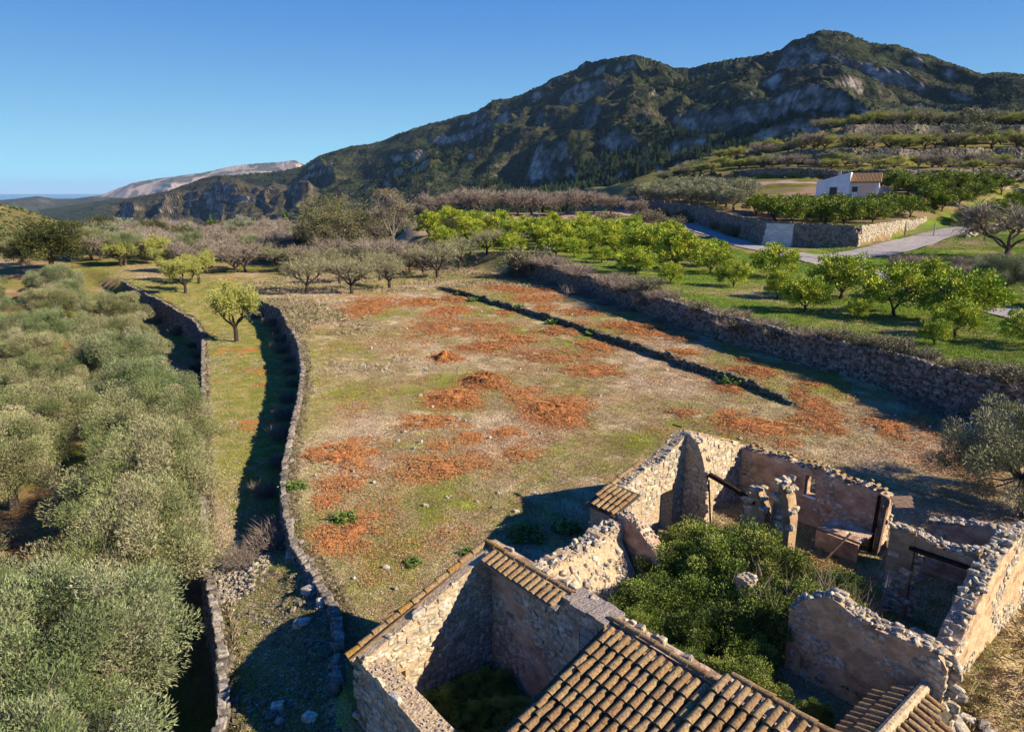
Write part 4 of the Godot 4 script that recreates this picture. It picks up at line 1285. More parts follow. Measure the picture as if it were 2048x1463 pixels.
func build_terrace_walls() -> void:
	terrace_wall("terrace_wall", "dry-stone retaining wall holding up the field beside the grassy lane", along(tW2, 15.5, 80, 1.5), 1.0, func(p): return 0.03 * ss(82, 70, p.y), 0.22, 300, "", 0.08, M.brownstone)
	terrace_wall("terrace_wall", "dry-stone retaining wall along the lane edge above the olive grove", along(tW1, 9, 96, 2.0), 1.0, func(p): return 0.0, 0.22, 300, "", 0.1, M.brownstone)
	terrace_wall("terrace_wall", "low dark stone step wall running across the chip-strewn field", along(tW3, 39.5, 89, 1.0), 1.0, func(p): return (0.02 + 0.3 * nB.get_noise_1d(p.y * 12.0)) * ss(38, 42, p.y) * ss(92, 86, p.y), 0.2, 260, "", 0.10, M.mossy)
	terrace_wall("terrace_wall", "long dry-stone retaining wall below the orange grove", along(tW4, 24, 101, 1.6), 1.0, func(p): return 0.02, 0.27, 300, "", 0.12, M.brownstone)
	var up: Array = along(tXL, 118, 200, 3.0)
	up.reverse()
	up.append_array([Vector2(53.4, 116.6), Vector2(56.0, 114.8)])
	terrace_wall("terrace_wall", "high ivy-grown stone wall above the tarmac road", up, -1.0, func(p): return 0.25, 0.36, 300)
	terrace_wall("terrace_wall", "sunlit stone wall climbing beside the gated drive", [Vector2(56.0, 114.8), Vector2(61, 118.9), Vector2(66.0, 123), Vector2(73, 130.7), Vector2(80.6, 139)], -1.0, func(p): return 0.25, 0.34, 300, "", 1.0, M.stone)
	for bank in [[175.6, 150, 60, "low stone wall under the first orchard row behind the white house"], [201.0, 160, 80, "low stone wall under the second orchard row on the hill"], [228.8, 175, 100, "low stone wall under the top orchard row on the hill"]]:
		var pth := []
		var bx: float = bank[1]
		while bx > bank[2]:
			pth.append(Vector2(bx, bank[0] + 0.9 * maxf(0.0, 95.0 - bx) - 4.0 * nA.get_noise_2d(bx * 1.1, 77)))
			bx -= 3.0
		terrace_wall("terrace_wall", bank[3], pth, 1.0, func(p): return 0.1, 0.5, 120, "", 0.1, M.brownstone)
	# low broken wall on the other side of the drive
	var r := thing("low_wall", "low tumbled stone wall beyond the gate", "wall", P(83, 130))
	var list := []
	for k in 260:
		var s := R(0, 1)
		var p := Vector2(78, 122).lerp(Vector2(96, 137), s)
		var sz := R(0.25, 0.55)
		var pos := P(p.x + R(-0.4, 0.4), p.y + R(-0.4, 0.4), R(0, 1.0)) - r.position
		list.append({"wall": r, "size": sz, "xf": Transform3D(Basis(rdir(), R(0, 1)).scaled_local(Vector3(sz * 1.3, sz * 0.8, sz)), pos)})
	lay_stones(list, r, 200, M.stone, func(): return tone_of(M.stone))
	# pale poured buttress in the high wall
	var b := thing("concrete_buttress", "pale stepped concrete buttress with drain holes in the high wall", "buttress", Vector3(46.1, 0, -122.9), -0.817)
	var lo := hgt(45.2, 121.6)
	for k in 4:
		var bb := Buf.new()
		bb.box(Vector3(-2.7 + k * 0.15, lo - 0.4 + k * 1.06, -0.9), Vector3(5.4 - k * 0.2, 0, 0), Vector3(0, 1.05, 0), Vector3(0, 0, 1.5 - k * 0.16), Color(1, 1, 1))
		part(b, "concrete_course", bb.mesh(M.pale_concrete), M.pale_concrete)
		for h in 4:
			var hb := Buf.new()
			var q := Vector3(-1.9 + h * 1.3, lo + k * 1.06 + 0.15, 0.63 - k * 0.16)
			hb.tube(q, q - Vector3(0, 0, 0.3), 0.09, 0.09, 8, Color(1, 1, 1))
			part(b, "drain_hole", hb.mesh(M.glass), M.glass)

func strip(called: String, path: Array, lift: float, mat: Material) -> void:
	# path of [x, d, half width]
	var b := Buf.new()
	for i in path.size() - 1:
		var p := Vector2(path[i][0], path[i][1])
		var q := Vector2(path[i + 1][0], path[i + 1][1])
		var ln := p.distance_to(q)
		var n := maxi(1, int(ln / 1.5))
		var pv := Vector2(path[maxi(i - 1, 0)][0], path[maxi(i - 1, 0)][1])
		var nx := Vector2(path[mini(i + 2, path.size() - 1)][0], path[mini(i + 2, path.size() - 1)][1])
		var u0 := (q - pv).normalized()
		var u1 := (nx - p).normalized()
		for s in n:
			var f0 := float(s) / n
			var f1 := float(s + 1) / n
			var c := [f0, f1]
			var row := []
			for f in c:
				var m := p.lerp(q, f)
				var u := u0.lerp(u1, f).normalized()
				var sd := Vector2(-u.y, u.x) * lerpf(path[i][2], path[i + 1][2], f)
				var pts := []
				for k in 5:
					var w := m + sd * lerpf(-1, 1, k / 4.0)
					pts.append(Vector3(w.x, maxf(hgt(w.x, w.y), hgt(m.x, m.y) - 0.05) + lift, -w.y))
				row.append(pts)
			for k in 4:
				b.quad(row[0][k], row[1][k], row[1][k + 1], row[0][k + 1], Color(1, 1, 1))
	tag(part(self, called, b.mesh(mat), mat), "", "", "", "structure")

func build_road() -> void:
	strip("road", [[28, 178, 2.0], [35.5, 152, 2.0], [40.3, 130, 2.2], [42.2, 114, 2.6], [43.0, 100, 2.8], [42.5, 88, 2.6], [41.6, 74, 2.2], [40.5, 62, 2.0], [40.5, 50, 2.0]], 0.10, M.road)
	strip("drive", [[43.5, 101, 2.6], [49, 103.5, 3.4], [55, 107.5, 3.6], [64, 114.5, 3.2], [72, 122, 2.6], [82, 132, 2.2], [87, 136, 1.9]], 0.14, M.road)
	# chain-link gate across the drive
	var g := thing("wire_gate", "grey steel mesh gate standing open across the drive", "gate", Vector3(76.5, 0, -127))
	var ends := [Vector2(68.8, 124.5), Vector2(72.8, 122.6), Vector2(77.4, 121.0)]
	for e in ends:
		var b := Buf.new()
		b.tube(P(e.x, e.y, -0.2) - g.position, P(e.x, e.y, 2.3) - g.position, 0.11, 0.11, 8, Color(1, 1, 1))
		part(g, "post", b.mesh(M.iron), M.iron)
	for k in 2:
		var mesh_b := Buf.new()
		var p := P(ends[k].x, ends[k].y, 0.2) - g.position
		var q := P(ends[k + 1].x, ends[k + 1].y, 0.2) - g.position
		for m in 19:
			var f := m / 18.0
			mesh_b.tube(p.lerp(q, f), p.lerp(q, f) + Vector3(0, 1.9, 0), 0.02, 0.02, 3, Color(1, 1, 1))
		for m in 9:
			var v := Vector3(0, 1.9 * m / 8.0, 0)
			mesh_b.tube(p + v, q + v, 0.015, 0.015, 3, Color(1, 1, 1))
		part(g, "gate_leaf", mesh_b.mesh(M.iron), M.iron)
	var pb := Buf.new()
	pb.tube(P(80.3, 122, -0.3) , P(80.3, 122, 4.0), 0.09, 0.07, 8, Color(1, 1, 1))
	pb.tube(P(80.3, 122, 2.2) , P(82.6, 121.4, 0.0), 0.03, 0.03, 5, Color(1, 1, 1))
	var po := part(self, "utility_post", pb.mesh(M.concrete), M.concrete)
	tag(po, "slim grey post with a slanting stay beside the gate", "post")

func build_white_house() -> void:
	var y := t4(74, 157) + 0.1
	var t := thing("white_house", "small white country house with tiled roof among the orange trees", "house", Vector3(74, y, -157), -0.48)
	var w := Color(1, 1, 1)
	var b := Buf.new()
	# gabled white block
	var z0 := 3.0
	var z1 := -4.5
	var prof := [Vector2(-7, -1), Vector2(-7, 2.9), Vector2(-0.4, 4.8), Vector2(-0.4, -1)]
	for k in 4:
		var p: Vector2 = prof[k]
		var q: Vector2 = prof[(k + 1) % 4]
		b.quad(Vector3(p.x, p.y, z0), Vector3(q.x, q.y, z0), Vector3(q.x, q.y, z1), Vector3(p.x, p.y, z1), w)
	for z in [z0, z1]: b.quad(Vector3(prof[0].x, prof[0].y, z), Vector3(prof[1].x, prof[1].y, z), Vector3(prof[2].x, prof[2].y, z), Vector3(prof[3].x, prof[3].y, z), w)
	part(t, "gable_block", b.mesh(M.white), M.white)
	var c := Buf.new()
	c.box(Vector3(-0.39, -1, 2.2), Vector3(5.6, 0, 0), Vector3(0, 3.6, 0), Vector3(0, 0, -6.4), w)
	part(t, "porch_block", c.mesh(M.white), M.white)
	var s := Buf.new()
	s.box(Vector3(1.2, -0.6, 2.2), Vector3(3.4, 0, 0), Vector3(0, 2.7, 0), Vector3(0, 0, 0.06), w)
	part(t, "painted_panel", s.mesh(M.salmon), M.salmon)
	# tiled slope towards the valley
	var rf := Buf.new()
	rf.box(Vector3(-0.3, 2.62, 3.1), Vector3(5.9, 0, 0), Vector3(0, 0.1, 0), Vector3(0, 1.9, -4.2), w)
	rf.box(Vector3(-0.3, 4.5, -1.1), Vector3(5.9, 0, 0), Vector3(0, 0.1, 0), Vector3(0, -1.7, -3.6), w)
	var roof := part(t, "roof", rf.mesh(M.redtile), M.redtile)
	for k in 22:
		var tb := Buf.new()
		var x := -0.15 + k * 0.265
		tb.tube(Vector3(x, 2.76, 3.15), Vector3(x, 4.64, -1.1), 0.09, 0.09, 6, w)
		part(roof, "tile_row", tb.mesh(M.redtile), M.tile[[1, 3, 5][k % 3]])
	var wn := Buf.new()
	wn.box(Vector3(0.15, 0.7, 2.2), Vector3(0.95, 0, 0), Vector3(0, 1.0, 0), Vector3(0, 0, 0.04), w)
	part(t, "window", wn.mesh(M.glass), M.glass)
	var dr := Buf.new()
	dr.box(Vector3(-4.2, -0.6, 3.0), Vector3(1.3, 0, 0), Vector3(0, 2.2, 0), Vector3(0, 0, 0.04), w)
	part(t, "door", dr.mesh(M.glass), M.glass)
	for fr in [[0.08, 0.62, 2.2, 1.09, 1.16], [-4.28, -0.6, 3.0, 1.46, 2.28]]:
		for e in 3:
			var fb := Buf.new()
			if e == 2: fb.box(Vector3(fr[0], fr[1] + fr[4] - 0.08, fr[2]), Vector3(fr[3], 0, 0), Vector3(0, 0.1, 0), Vector3(0, 0, 0.1), w)
			else: fb.box(Vector3(fr[0] + e * (fr[3] - 0.09), fr[1], fr[2]), Vector3(0.09, 0, 0), Vector3(0, fr[4] - 0.09, 0), Vector3(0, 0, 0.1), w)
			part(t, "frame", fb.mesh(M.wood), M.wood)
	var ch := Buf.new()
	ch.box(Vector3(-3.2, 3.6, 0), Vector3(0.7, 0, 0), Vector3(0, 1.7, 0), Vector3(0, 0, -0.7), w)
	ch.box(Vector3(-3.3, 5.3, 0.1), Vector3(0.9, 0, 0), Vector3(0, 0.15, 0), Vector3(0, 0, -0.9), w)
	part(t, "chimney", ch.mesh(M.mortar), M.mortar)
	var aw := Buf.new()
	aw.box(Vector3(5.25, 0.4, 1.8), Vector3(1.9, 0, 0), Vector3(0, 1.3, 0), Vector3(0, 0, -2.5), w)
	part(t, "side_shed", aw.mesh(M.glass), solid(Color(0.16, 0.17, 0.24), 0.8))

# ------------------------------------------------------------------ ground litter
func build_chips() -> void:
	var chip := Buf.new()
	chip.quad(Vector3(-0.5, 0, -0.18), Vector3(0.5, 0.05, -0.14), Vector3(0.46, 0, 0.2), Vector3(-0.5, 0.08, 0.16), Color(1, 1, 1))
	chip.quad(Vector3(-0.5, 0, -0.18), Vector3(0.5, 0.05, -0.14), Vector3(0.4, -0.25, 0), Vector3(-0.4, -0.25, 0), Color(1, 1, 1))
	var cm := chip.mesh(M.chip)
	var low := [-14.8, 77.8, 3.1, 3.5, -15.6, 72.3, 1.8, 2.8, -9.8, 78.2, 1.7, 2.1, -6.9, 80.4, 1.7, 1.9, -6.5, 72.3, 1.8, 2.5, -6.9, 63.4, 2.1, 4.3, -2.8, 63.4, 2.1, 2.9, -0.5, 71.4, 1.0, 1.5, -2.2, 55.4, 1.8, 1.5, 0.2, 57.9, 1.9, 1.6, 4.5, 61.8, 1.8, 1.8, 3.2, 51.8, 2.7, 1.6, 5.9, 47.7, 1.6, 1.7, -5.0, 51.5, 0.9, 1.2, -1.9, 44.6, 1.3, 1.6, -3.5, 40.9, 1.4, 1.9, 0.7, 41.7, 0.9, 1.6, 2.6, 38.4, 1.5, 2.2, -4.3, 36.5, 1.5, 1.0, -0.2, 34.9, 0.7, 0.7, -2.2, 34.0, 0.6, 0.7, -3.5, 32.8, 0.6, 0.5, 0.5, 31.8, 0.7, 0.7, -8.2, 31.6, 1.4, 1.8, -3.3, 30.0, 1.8, 1.3, 3.6, 71.4, 1.0, 1.8, 7.0, 55.4, 1.4, 1.8, -7.1, 28.3, 1.0, 0.7, -7.7, 26.6, 0.5, 0.6, -6.0, 23.9, 1.1, 1.3, -6.6, 22.9, 0.5, 0.5, 12.4, 36.5, 1.1, 1.6, 13.8, 35.8, 1.6, 1.2, 9.7, 38.0, 0.7, 0.6, 13.9, 33.2, 0.5, 0.4]
	var high := [-1.5, 87.8, 2.2, 2.7, 0.7, 83.5, 1.8, 1.7, 4.0, 84.8, 1.5, 1.7, 2.9, 77.7, 2.2, 2.5, 7.0, 68.8, 1.7, 1.7, 10.2, 61.9, 1.8, 1.9, 12.0, 60.3, 1.8, 2.4, 13.9, 56.5, 1.2, 0.8, 13.0, 51.5, 1.1, 1.0, 16.8, 49.3, 0.8, 0.8, 16.2, 45.8, 1.4, 1.4, 14.2, 43.3, 1.1, 1.1, 17.7, 39.5, 0.8, 1.8, 17.0, 36.4, 1.2, 1.6, 20.3, 35.8, 0.9, 1.5, 22.7, 36.0, 0.9, 1.2, 19.1, 42.9, 0.5, 0.5]
	var piles := {13: [0.75, "steep cone-shaped heap of orange wood chips alone in the field"], 14: [0.8, "tallest peaked heap of orange wood chips in mid field"], 17: [0.35, "long ridge of orange wood chips sloping off the main heap"], 15: [0.35, "rounded bank of orange wood chips below the main heap"]}
	var lane := [-21.8, 55.9, 1.0, 0.5, -18.8, 50.8, 0.5, 0.4, -16.0, 40.4, 0.6, 0.5]
	var sets := [[low, "low patch of orange wood chips spread over the lower field", "wood chip patches on the lower field"], [high, "patch of orange wood chips on the raised strip behind the step wall", "wood chip patches on the raised strip"], [lane, "thin sprinkle of orange chips on the grassy lane", "chips on the lane"], [[-23.1, 30.6, 1.3, 1.6], "orange-brown heap glimpsed between the olive crowns", ""]]
	for si in sets.size():
		var q: Array = sets[si][0]
		for i in range(0, q.size(), 4):
			var cx: float = q[i]
			var cd: float = q[i + 1]
			var rx: float = q[i + 2] * 1.25
			var rd: float = q[i + 3] * 1.2
			var hp := R(0.08, 0.20) * clampf(minf(rx, rd), 0.5, 1.4)
			var label: String = sets[si][1]
			var grp: String = sets[si][2]
			var is_pile: bool = si == 0 and piles.has(i / 4)
			if is_pile:
				hp = piles[i / 4][0]
				label = piles[i / 4][1]
				grp = ""
			if si == 2: hp = 0.04
			var t := thing("wood_chip_heap" if hp > 0.3 else "wood_chip_patch", label, "wood chips", P(cx, cd), 0, grp)
			var org := t.position
			var ph := R(0, 90)
			var core := 0.85 if hp > 0.3 else 0.5
			var hue := Color(0.46, 0.155, 0.036).lerp(Color(0.30, 0.125, 0.045), R(0, 0.8)).lerp(Color(0.50, 0.19, 0.05), R(0, 0.6))
			var mound := Buf.new()
			var rings := 7
			var seg := 30
			var pts := []
			for r in rings + 1:
				var row := []
				for s in seg:
					var a := TAU * s / seg
					var k := float(r) / rings
					var irr := 1.0 + 0.5 * nA.get_noise_2d(cos(a) * 9 + ph, sin(a) * 9) + 0.25 * nB.get_noise_2d(cos(a) * 14, sin(a) * 14 + ph)
					var x := cx + cos(a) * rx * k * irr * core
					var d := cd + sin(a) * rd * k * irr * core
					var prof := (1.0 - k) if hp > 0.5 else (1.0 - k * k)
					var y := hgt(x, d) + hp * prof * (0.75 + 0.8 * nB.get_noise_2d(x * 14, d * 14)) + 0.02 - 0.06 * k * k
					row.append(Vector3(x, y, -d) - org)
				pts.append(row)
			for r in rings:
				for s in seg:
					var s1 := (s + 1) % seg
					var col := hue.lerp(Color(0.19, 0.10, 0.05), R(0, 0.8)) * 0.85
					mound.quad(pts[r][s], pts[r + 1][s], pts[r + 1][s1], pts[r][s1], col * R(0.8, 1.2))
			part(t, "mound", mound.mesh(M.chip))
			var n := int(clampf(rx * rd * 2900.0 / (1.0 + cd * 0.02), 500, 7000))
			if si == 2: n = 160
			var xf := []
			var cols := PackedColorArray()
			for k in n:
				var a := R(0, TAU)
				var kk := sqrt(R(0, 1)) * R(0.8, 1.15) + absf(rng.randfn(0, 0.22))
				var irr := 1.0 + 0.5 * nA.get_noise_2d(cos(a) * 9 + ph, sin(a) * 9) + 0.25 * nB.get_noise_2d(cos(a) * 14, sin(a) * 14 + ph)
				var x := cx + cos(a) * rx * kk * irr
				var d := cd + sin(a) * rd * kk * irr
				if hp < 0.3 and nB.get_noise_2d(x * 7 + ph, d * 7) + 0.6 * nC.get_noise_2d(x * 6, d * 6) < R(-0.45, 0.12) + 0.35 * kk - 0.25: continue
				var prof := maxf(0.0, (1.0 - kk) if hp > 0.5 else (1.0 - kk * kk))
				var y := hgt(x, d) + hp * prof * (0.75 + 0.8 * nB.get_noise_2d(x * 14, d * 14)) + 0.03
				var sz := R(0.03, 0.085) * (0.8 + cd / 80.0)
				xf.append(Transform3D(Basis(Vector3.UP, R(0, TAU)) * Basis(rdir(), R(0, 0.7)) * Basis.from_scale(Vector3(sz * 1.3, sz, sz)), Vector3(x, y, -d) - org))
				cols.append(hue.lerp(Color(0.42, 0.24, 0.11), R(0, 0.9)) * R(0.55, 1.25))
			many(t, "chips", cm, xf, cols)

func build_loose_chips() -> void:
	var b := Buf.new()
	for k in 5:
		var o := Vector3(R(-0.3, 0.3), 0.02, R(-0.3, 0.3))
		var u := Vector3(R(-1, 1), R(-0.1, 0.3), R(-1, 1)).normalized() * 0.06
		b.tri(o - u, o + u, o + u.cross(Vector3.UP).normalized() * 0.035 + Vector3(0, 0.02, 0), Color(1, 1, 1))
	var m := b.mesh(M.chip)
	var xf := []
	var cols := PackedColorArray()
	for k in 90000:
		var d := 20.0 * exp(R(0, 1.5))
		var x := R(-0.45, 0.75) * d
		if x < lk(tW2, d) + 1.5 or x > lk(tW4, d) - 1.0: continue
		var q := nB.get_noise_2d(x * 2.2 + 31, d * 1.6) + 0.5 * nA.get_noise_2d(x * 6, d * 6)
		if q < R(0.04, 0.46): continue
		var s := R(0.5, 1.0) * (0.6 + d / 80.0)
		xf.append(Transform3D(Basis(Vector3.UP, R(0, TAU)).scaled(Vector3(s, s, s)), P(x, d, 0.015)))
		cols.append(Color(0.42, 0.15, 0.045).lerp(Color(0.38, 0.25, 0.14), R(0, 1)) * R(0.6, 1.2))
	many(self, "loose_chips", m, xf, cols)
	tag(get_child(get_child_count() - 1), "loose orange chips scattered thinly between the heaps", "wood chips")

func tuft(n: int, h0: float, h1: float, spread: float, w: float, lean: float) -> ArrayMesh:
	var b := Buf.new()
	for k in n:
		var a := R(0, TAU)
		var p := Vector3(cos(a), 0, sin(a)) * spread * sqrt(R(0, 1))
		var h := R(h0, h1)
		var dir := (Vector3(cos(a), 0, sin(a)) * R(0, lean) + Vector3(0, 1, 0) + rdir() * 0.25).normalized()
		var s := dir.cross(rdir()).normalized() * w
		var q := 1.0 + R(-0.3, 0.3)
		var m := p + dir * h * 0.55
		var e := m + (dir + Vector3(cos(a), -0.35, sin(a)) * lean * 0.6).normalized() * h * 0.5
		b.tri(p - s, p + s, m, Color(q, q, q))
		b.tri(p - s * 0.5, m, e, Color(q, q, q))
	return b.mesh(M.blade)

func build_grass() -> void:
	var short := tuft(18, 0.025, 0.085, 0.16, 0.006, 1.0)
	var straw := tuft(16, 0.03, 0.13, 0.18, 0.0035, 2.6)
	var tall := tuft(20, 0.12, 0.50, 0.34, 0.0028, 0.9)
	var gx := []
	var gc := PackedColorArray()
	var sx := []
	var sc := PackedColorArray()
	var tx := []
	var tc := PackedColorArray()
	for k in 330000:
		var d := 12.0 * exp(R(0, 2.35))
		var x := R(-0.80, 0.80) * d
		var w1 := lk(tW1, d)
		var w2 := lk(tW2, d)
		var w4 := lk(tW4, d)
		if x < w1 - 3: continue
		# not inside masonry
		var g := greenness(x, d)
		var big := 0.8 + d / 90.0
		if x > w2 - 0.3 and x < w2 + 0.3 or x > w4 - 0.4 and x < w4 + 0.4: continue
		if d > 96 and x > 37 + (d - 100) * 0.0 and x < 50: continue
		var lush := x > w4 or x < w2
		if R(-0.5, 0.6) < g + (0.35 if lush else 0.0):
			var s := R(0.7, 1.4) * big * (1.25 if x > w4 else 0.85)
			gx.append(Transform3D(Basis(Vector3.UP, R(0, TAU)).scaled(Vector3(s, s * R(0.6, 1.1), s)), P(x, d, -0.01)))
			var q := GREEN.lerp(LIME, R(0, 1.2)).lerp(STRAW, maxf(0, R(-0.6, 0.6))) * R(0.6, 1.7)
			if x > w4: q = q.lerp(Color(0.13, 0.26, 0.025), 0.5)
			gc.append(q)
		elif R(0, 1) < 0.8:
			var s2 := R(0.6, 1.3) * big
			sx.append(Transform3D(Basis(Vector3.UP, R(0, TAU)).scaled(Vector3(s2, s2 * R(0.3, 0.8), s2)), P(x, d, -0.01)))
			sc.append(STRAW.lerp(PALE, R(0, 1)).lerp(SOIL, maxf(0, R(-0.6, 0.7))) * R(0.6, 1.5))
	many(self, "grass", short, gx, gc)
	tag(get_child(get_child_count() - 1), "short green grass growing over the terraces and lane", "grass")
	many(self, "dry_grass", straw, sx, sc)
	tag(get_child(get_child_count() - 1), "bleached straw and dead stems lying over the field", "dry grass")
	# tall dead grass on banks, wall tops and among the almond trees
	for k in 26000:
		var x := 0.0
		var d := 0.0
		var pick := rng.randi() % 6
		if pick == 0:
			d = 16.0 * exp(R(0, 1.62)); x = lk(tW2, d) + R(-0.05, 0.7)
		elif pick == 1:
			d = R(24, 104); x = lk(tW4, d) + R(-0.1, 2.2) * R(0.2, 1)
		elif pick == 2:
			d = R(60, 96); x = lk(tW2, d) + R(0.3, 9) * R(0.1, 1)
			if R(0, 1) < 0.4: continue
		elif pick == 3:
			d = R(86, 112); x = R(-34, 4)
		elif pick == 4:
			d = R(128, 152); x = R(-15, 36)
		else:
			d = 12.0 * exp(R(0, 2.1)); x = lk(tW1, d) + R(-0.12, 0.5)
		if nB.get_noise_2d(x * 2.2, d * 2.2) < R(-0.4, 0.3): continue
		var s := R(0.4, 0.95) * (1.0 if d < 60 else 1.15)
		if pick == 5: s *= 0.6
		if pick == 0: s *= 0.45 if d < 40 else 0.7
		tx.append(Transform3D(Basis(Vector3.UP, R(0, TAU)).scaled(Vector3(s, s * R(0.6, 1.1), s)), P(x, d, -0.02)))
		tc.append(PALE.lerp(STRAW, R(0.3, 1.2)).lerp(GREEN, maxf(0, R(-0.3, 0.7))) * R(0.65, 1.2))
	for k in 1500:
		var a := R(8.45, 14.0)
		var b := R(3.5, 15.5)
		var w := farm_to_world(a, b)
		if nB.get_noise_2d(w.x * 3, w.y * 3) < R(-0.5, 0.3): continue
		var s := R(0.4, 0.9) * (1.2 if a < 9.4 else 0.7)
		tx.append(Transform3D(Basis(Vector3.UP, R(0, TAU)).scaled(Vector3(s, s * R(0.5, 1.0), s)), P(w.x, w.y, -0.02)))
		tc.append(STRAW.lerp(Color(0.24, 0.19, 0.06), R(0, 1)) * R(0.75, 1.3))
	# the two flattened clumps of white straw by the lane wall
	for q in [[-12.0, 48.5, 1.4], [-10.6, 48.2, 1.0], [-9.0, 48.0, 1.2], [-8.0, 50.5, 0.9], [-18.5, 72.0, 1.6], [-20.0, 78, 2.0]]:
		for m in 26:
			var s := R(0.5, 1.0)
			tx.append(Transform3D(Basis(Vector3.UP, R(0, TAU)) * Basis(Vector3.RIGHT, R(0.5, 1.45)) * Basis.from_scale(Vector3(s, s * 0.8, s)), P(q[0] + rng.randfn(0, 0.6) * q[2], q[1] + rng.randfn(0, 0.6) * q[2])))
			tc.append(Color(0.40, 0.34, 0.27) * R(0.7, 1.3))
	many(self, "tall_dry_grass", tall, tx, tc)
	tag(get_child(get_child_count() - 1), "tall dead grass along the wall tops and banks", "dry grass")

func build_rubble() -> void:
	var xf := []
	var cols := PackedColorArray()
	# the spill of stones below the house, the stony lane edge and stones lying about
	for k in 2000:
		var d := R(11.5, 21.5)
		var w2 := lk(tW2, d)
		var x := w2 - 0.1 - 2.7 * pow(R(0, 1), 1.6)
		if nA.get_noise_2d(x * 7, d * 7) < -0.1 + R(-0.15, 0.25): continue
		var sz := R(0.03, 0.085) if R(0, 1) < 0.94 else R(0.1, 0.18)
		xf.append(Transform3D(Basis(rdir(), R(0, 3)).scaled_local(Vector3(sz * 1.3, sz * 0.8, sz)), P(x, d, sz * 0.2)))
		cols.append(Color(0.27, 0.23, 0.18) * R(0.6, 1.3))
	for k in 1500:
		var d := R(20.5, 25)
		var x := lk(tW2, d) - R(0.8, 3.4)
		if Vector2(x + 10.2, (d - 22.6) * 0.8).length() > R(0.6, 1.7): continue
		var sz := R(0.05, 0.14)
		xf.append(Transform3D(Basis(rdir(), R(0, 3)).scaled_local(Vector3(sz * 1.3, sz * 0.8, sz)), P(x, d, sz * 0.2)))
		cols.append(Color(0.50, 0.43, 0.34) * R(0.75, 1.15))
	for k in 2200:
		var d := R(14, 60)
		var x := lk(tW1, d) + 0.2 + pow(R(0, 1), 2.0) * 2.2
		var sz := R(0.02, 0.07)
		xf.append(Transform3D(Basis(rdir(), R(0, 3)).scaled_local(Vector3(sz * 1.3, sz * 0.7, sz)), P(x, d, sz * 0.15)))
		cols.append(Color(0.50, 0.44, 0.36) * R(0.75, 1.2))
	for k in 900:
		var d := 14.0 * exp(R(0, 1.8))
		var x := R(-0.7, 0.7) * d
		if x < lk(tW2, d) + 0.5 or x > lk(tW4, d) - 1: continue
		if nB.get_noise_2d(x * 1.5, d * 1.5) < 0.1: continue
		var sz := R(0.04, 0.14) * (1 + d / 80)
		xf.append(Transform3D(Basis(rdir(), R(0, 3)).scaled_local(Vector3(sz * 1.3, sz * 0.7, sz)), P(x, d, sz * 0.15)))
		cols.append(Color(0.52, 0.47, 0.40) * R(0.7, 1.15))
	many(self, "rubble", STONES[2], xf, cols)
	tag(get_child(get_child_count() - 1), "loose pale stones spilled below the house and along the lane", "rubble")
	# single boulders one can tell apart
	var bl := [[-8.0, 22.9, 0.34, "white boulder at the edge of the lane shadow"], [-6.35, 18.6, 0.36, "pale boulder beside the house shadow edge"], [-5.0, 14.6, 0.26, "grey boulder in the stone spill under the house wall"], [-6.0, 15.2, 0.24, "long grey stone in the spill by the dirt track"], [-1.3, 20.4, 0.3, "pale block lying in the grass near the tiled house"], [-6.6, 20.2, 0.36, "broken rock lump below the wall end"], [-5.9, 19.3, 0.34, "split rock beside the wall end"]]
	for q in bl:
		var o := part(self, "boulder", STONES[rng.randi() % STONES.size()], M.stone[5])
		o.transform = Transform3D(Basis(Vector3.UP, R(0, 3)) * Basis(rdir(), 0.3) * Basis.from_scale(Vector3(q[2] * 1.3, q[2] * 0.75, q[2])), P(q[0], q[1], q[2] * 0.22))
		tag(o, q[3], "boulder")
	# fallen stones at the broken end of the farmhouse
	var t := thing("fallen_stones", "big pale blocks fallen from the farmhouse's broken corner", "rubble", FARM, FARM_TURN)
	var list := []
	for k in 90:
		var s := R(0, 1)
		var a := 8.6 + R(-0.4, 0.9) + s * 1.6
		var b := 6.9 + R(-0.7, 0.9) - s * 1.5
		var sz := R(0.12, 0.36)
		var w := farm_to_world(a, b)
		list.append({"wall": t, "size": sz, "xf": Transform3D(Basis(rdir(), R(0, 1.5)).scaled_local(Vector3(sz * 1.4, sz * 0.7, sz)), L(a, b, hgt(w.x, w.y) + (1.0 - s) * R(-0.2, 0.7)))})
	lay_stones(list, t, 90, M.stone, func(): return tone_of(M.stone))

# ------------------------------------------------------------------ planting
func pickof(a: Array) -> Dictionary:
	return a[rng.randi() % a.size()]

func orchard_part(x: float, d: float) -> String:
	if d > 175: return "at the valley rim behind the overgrown orchard"
	if x > -44 and d < 150: return "close to the broad dark tree and the tall thin one"
	if x < 0.42 * -d: return "between the dark oak and the overgrown orchard"
	if d < 135: return "at the front of the overgrown orchard beyond the lane"
	return "in the middle of the overgrown orchard"

func grove_part(x: float, d: float) -> String:
	if d > 128: return "in the last row of the grove before the old almonds"
	if x - lk(tW4, d) < 8.0: return "beside the edge of the long wall"
	if x > 0.3 * d: return "on the road side of the grove"
	if d > 100: return "in the dense middle of the grove"
	return "on the open grass of the grove"

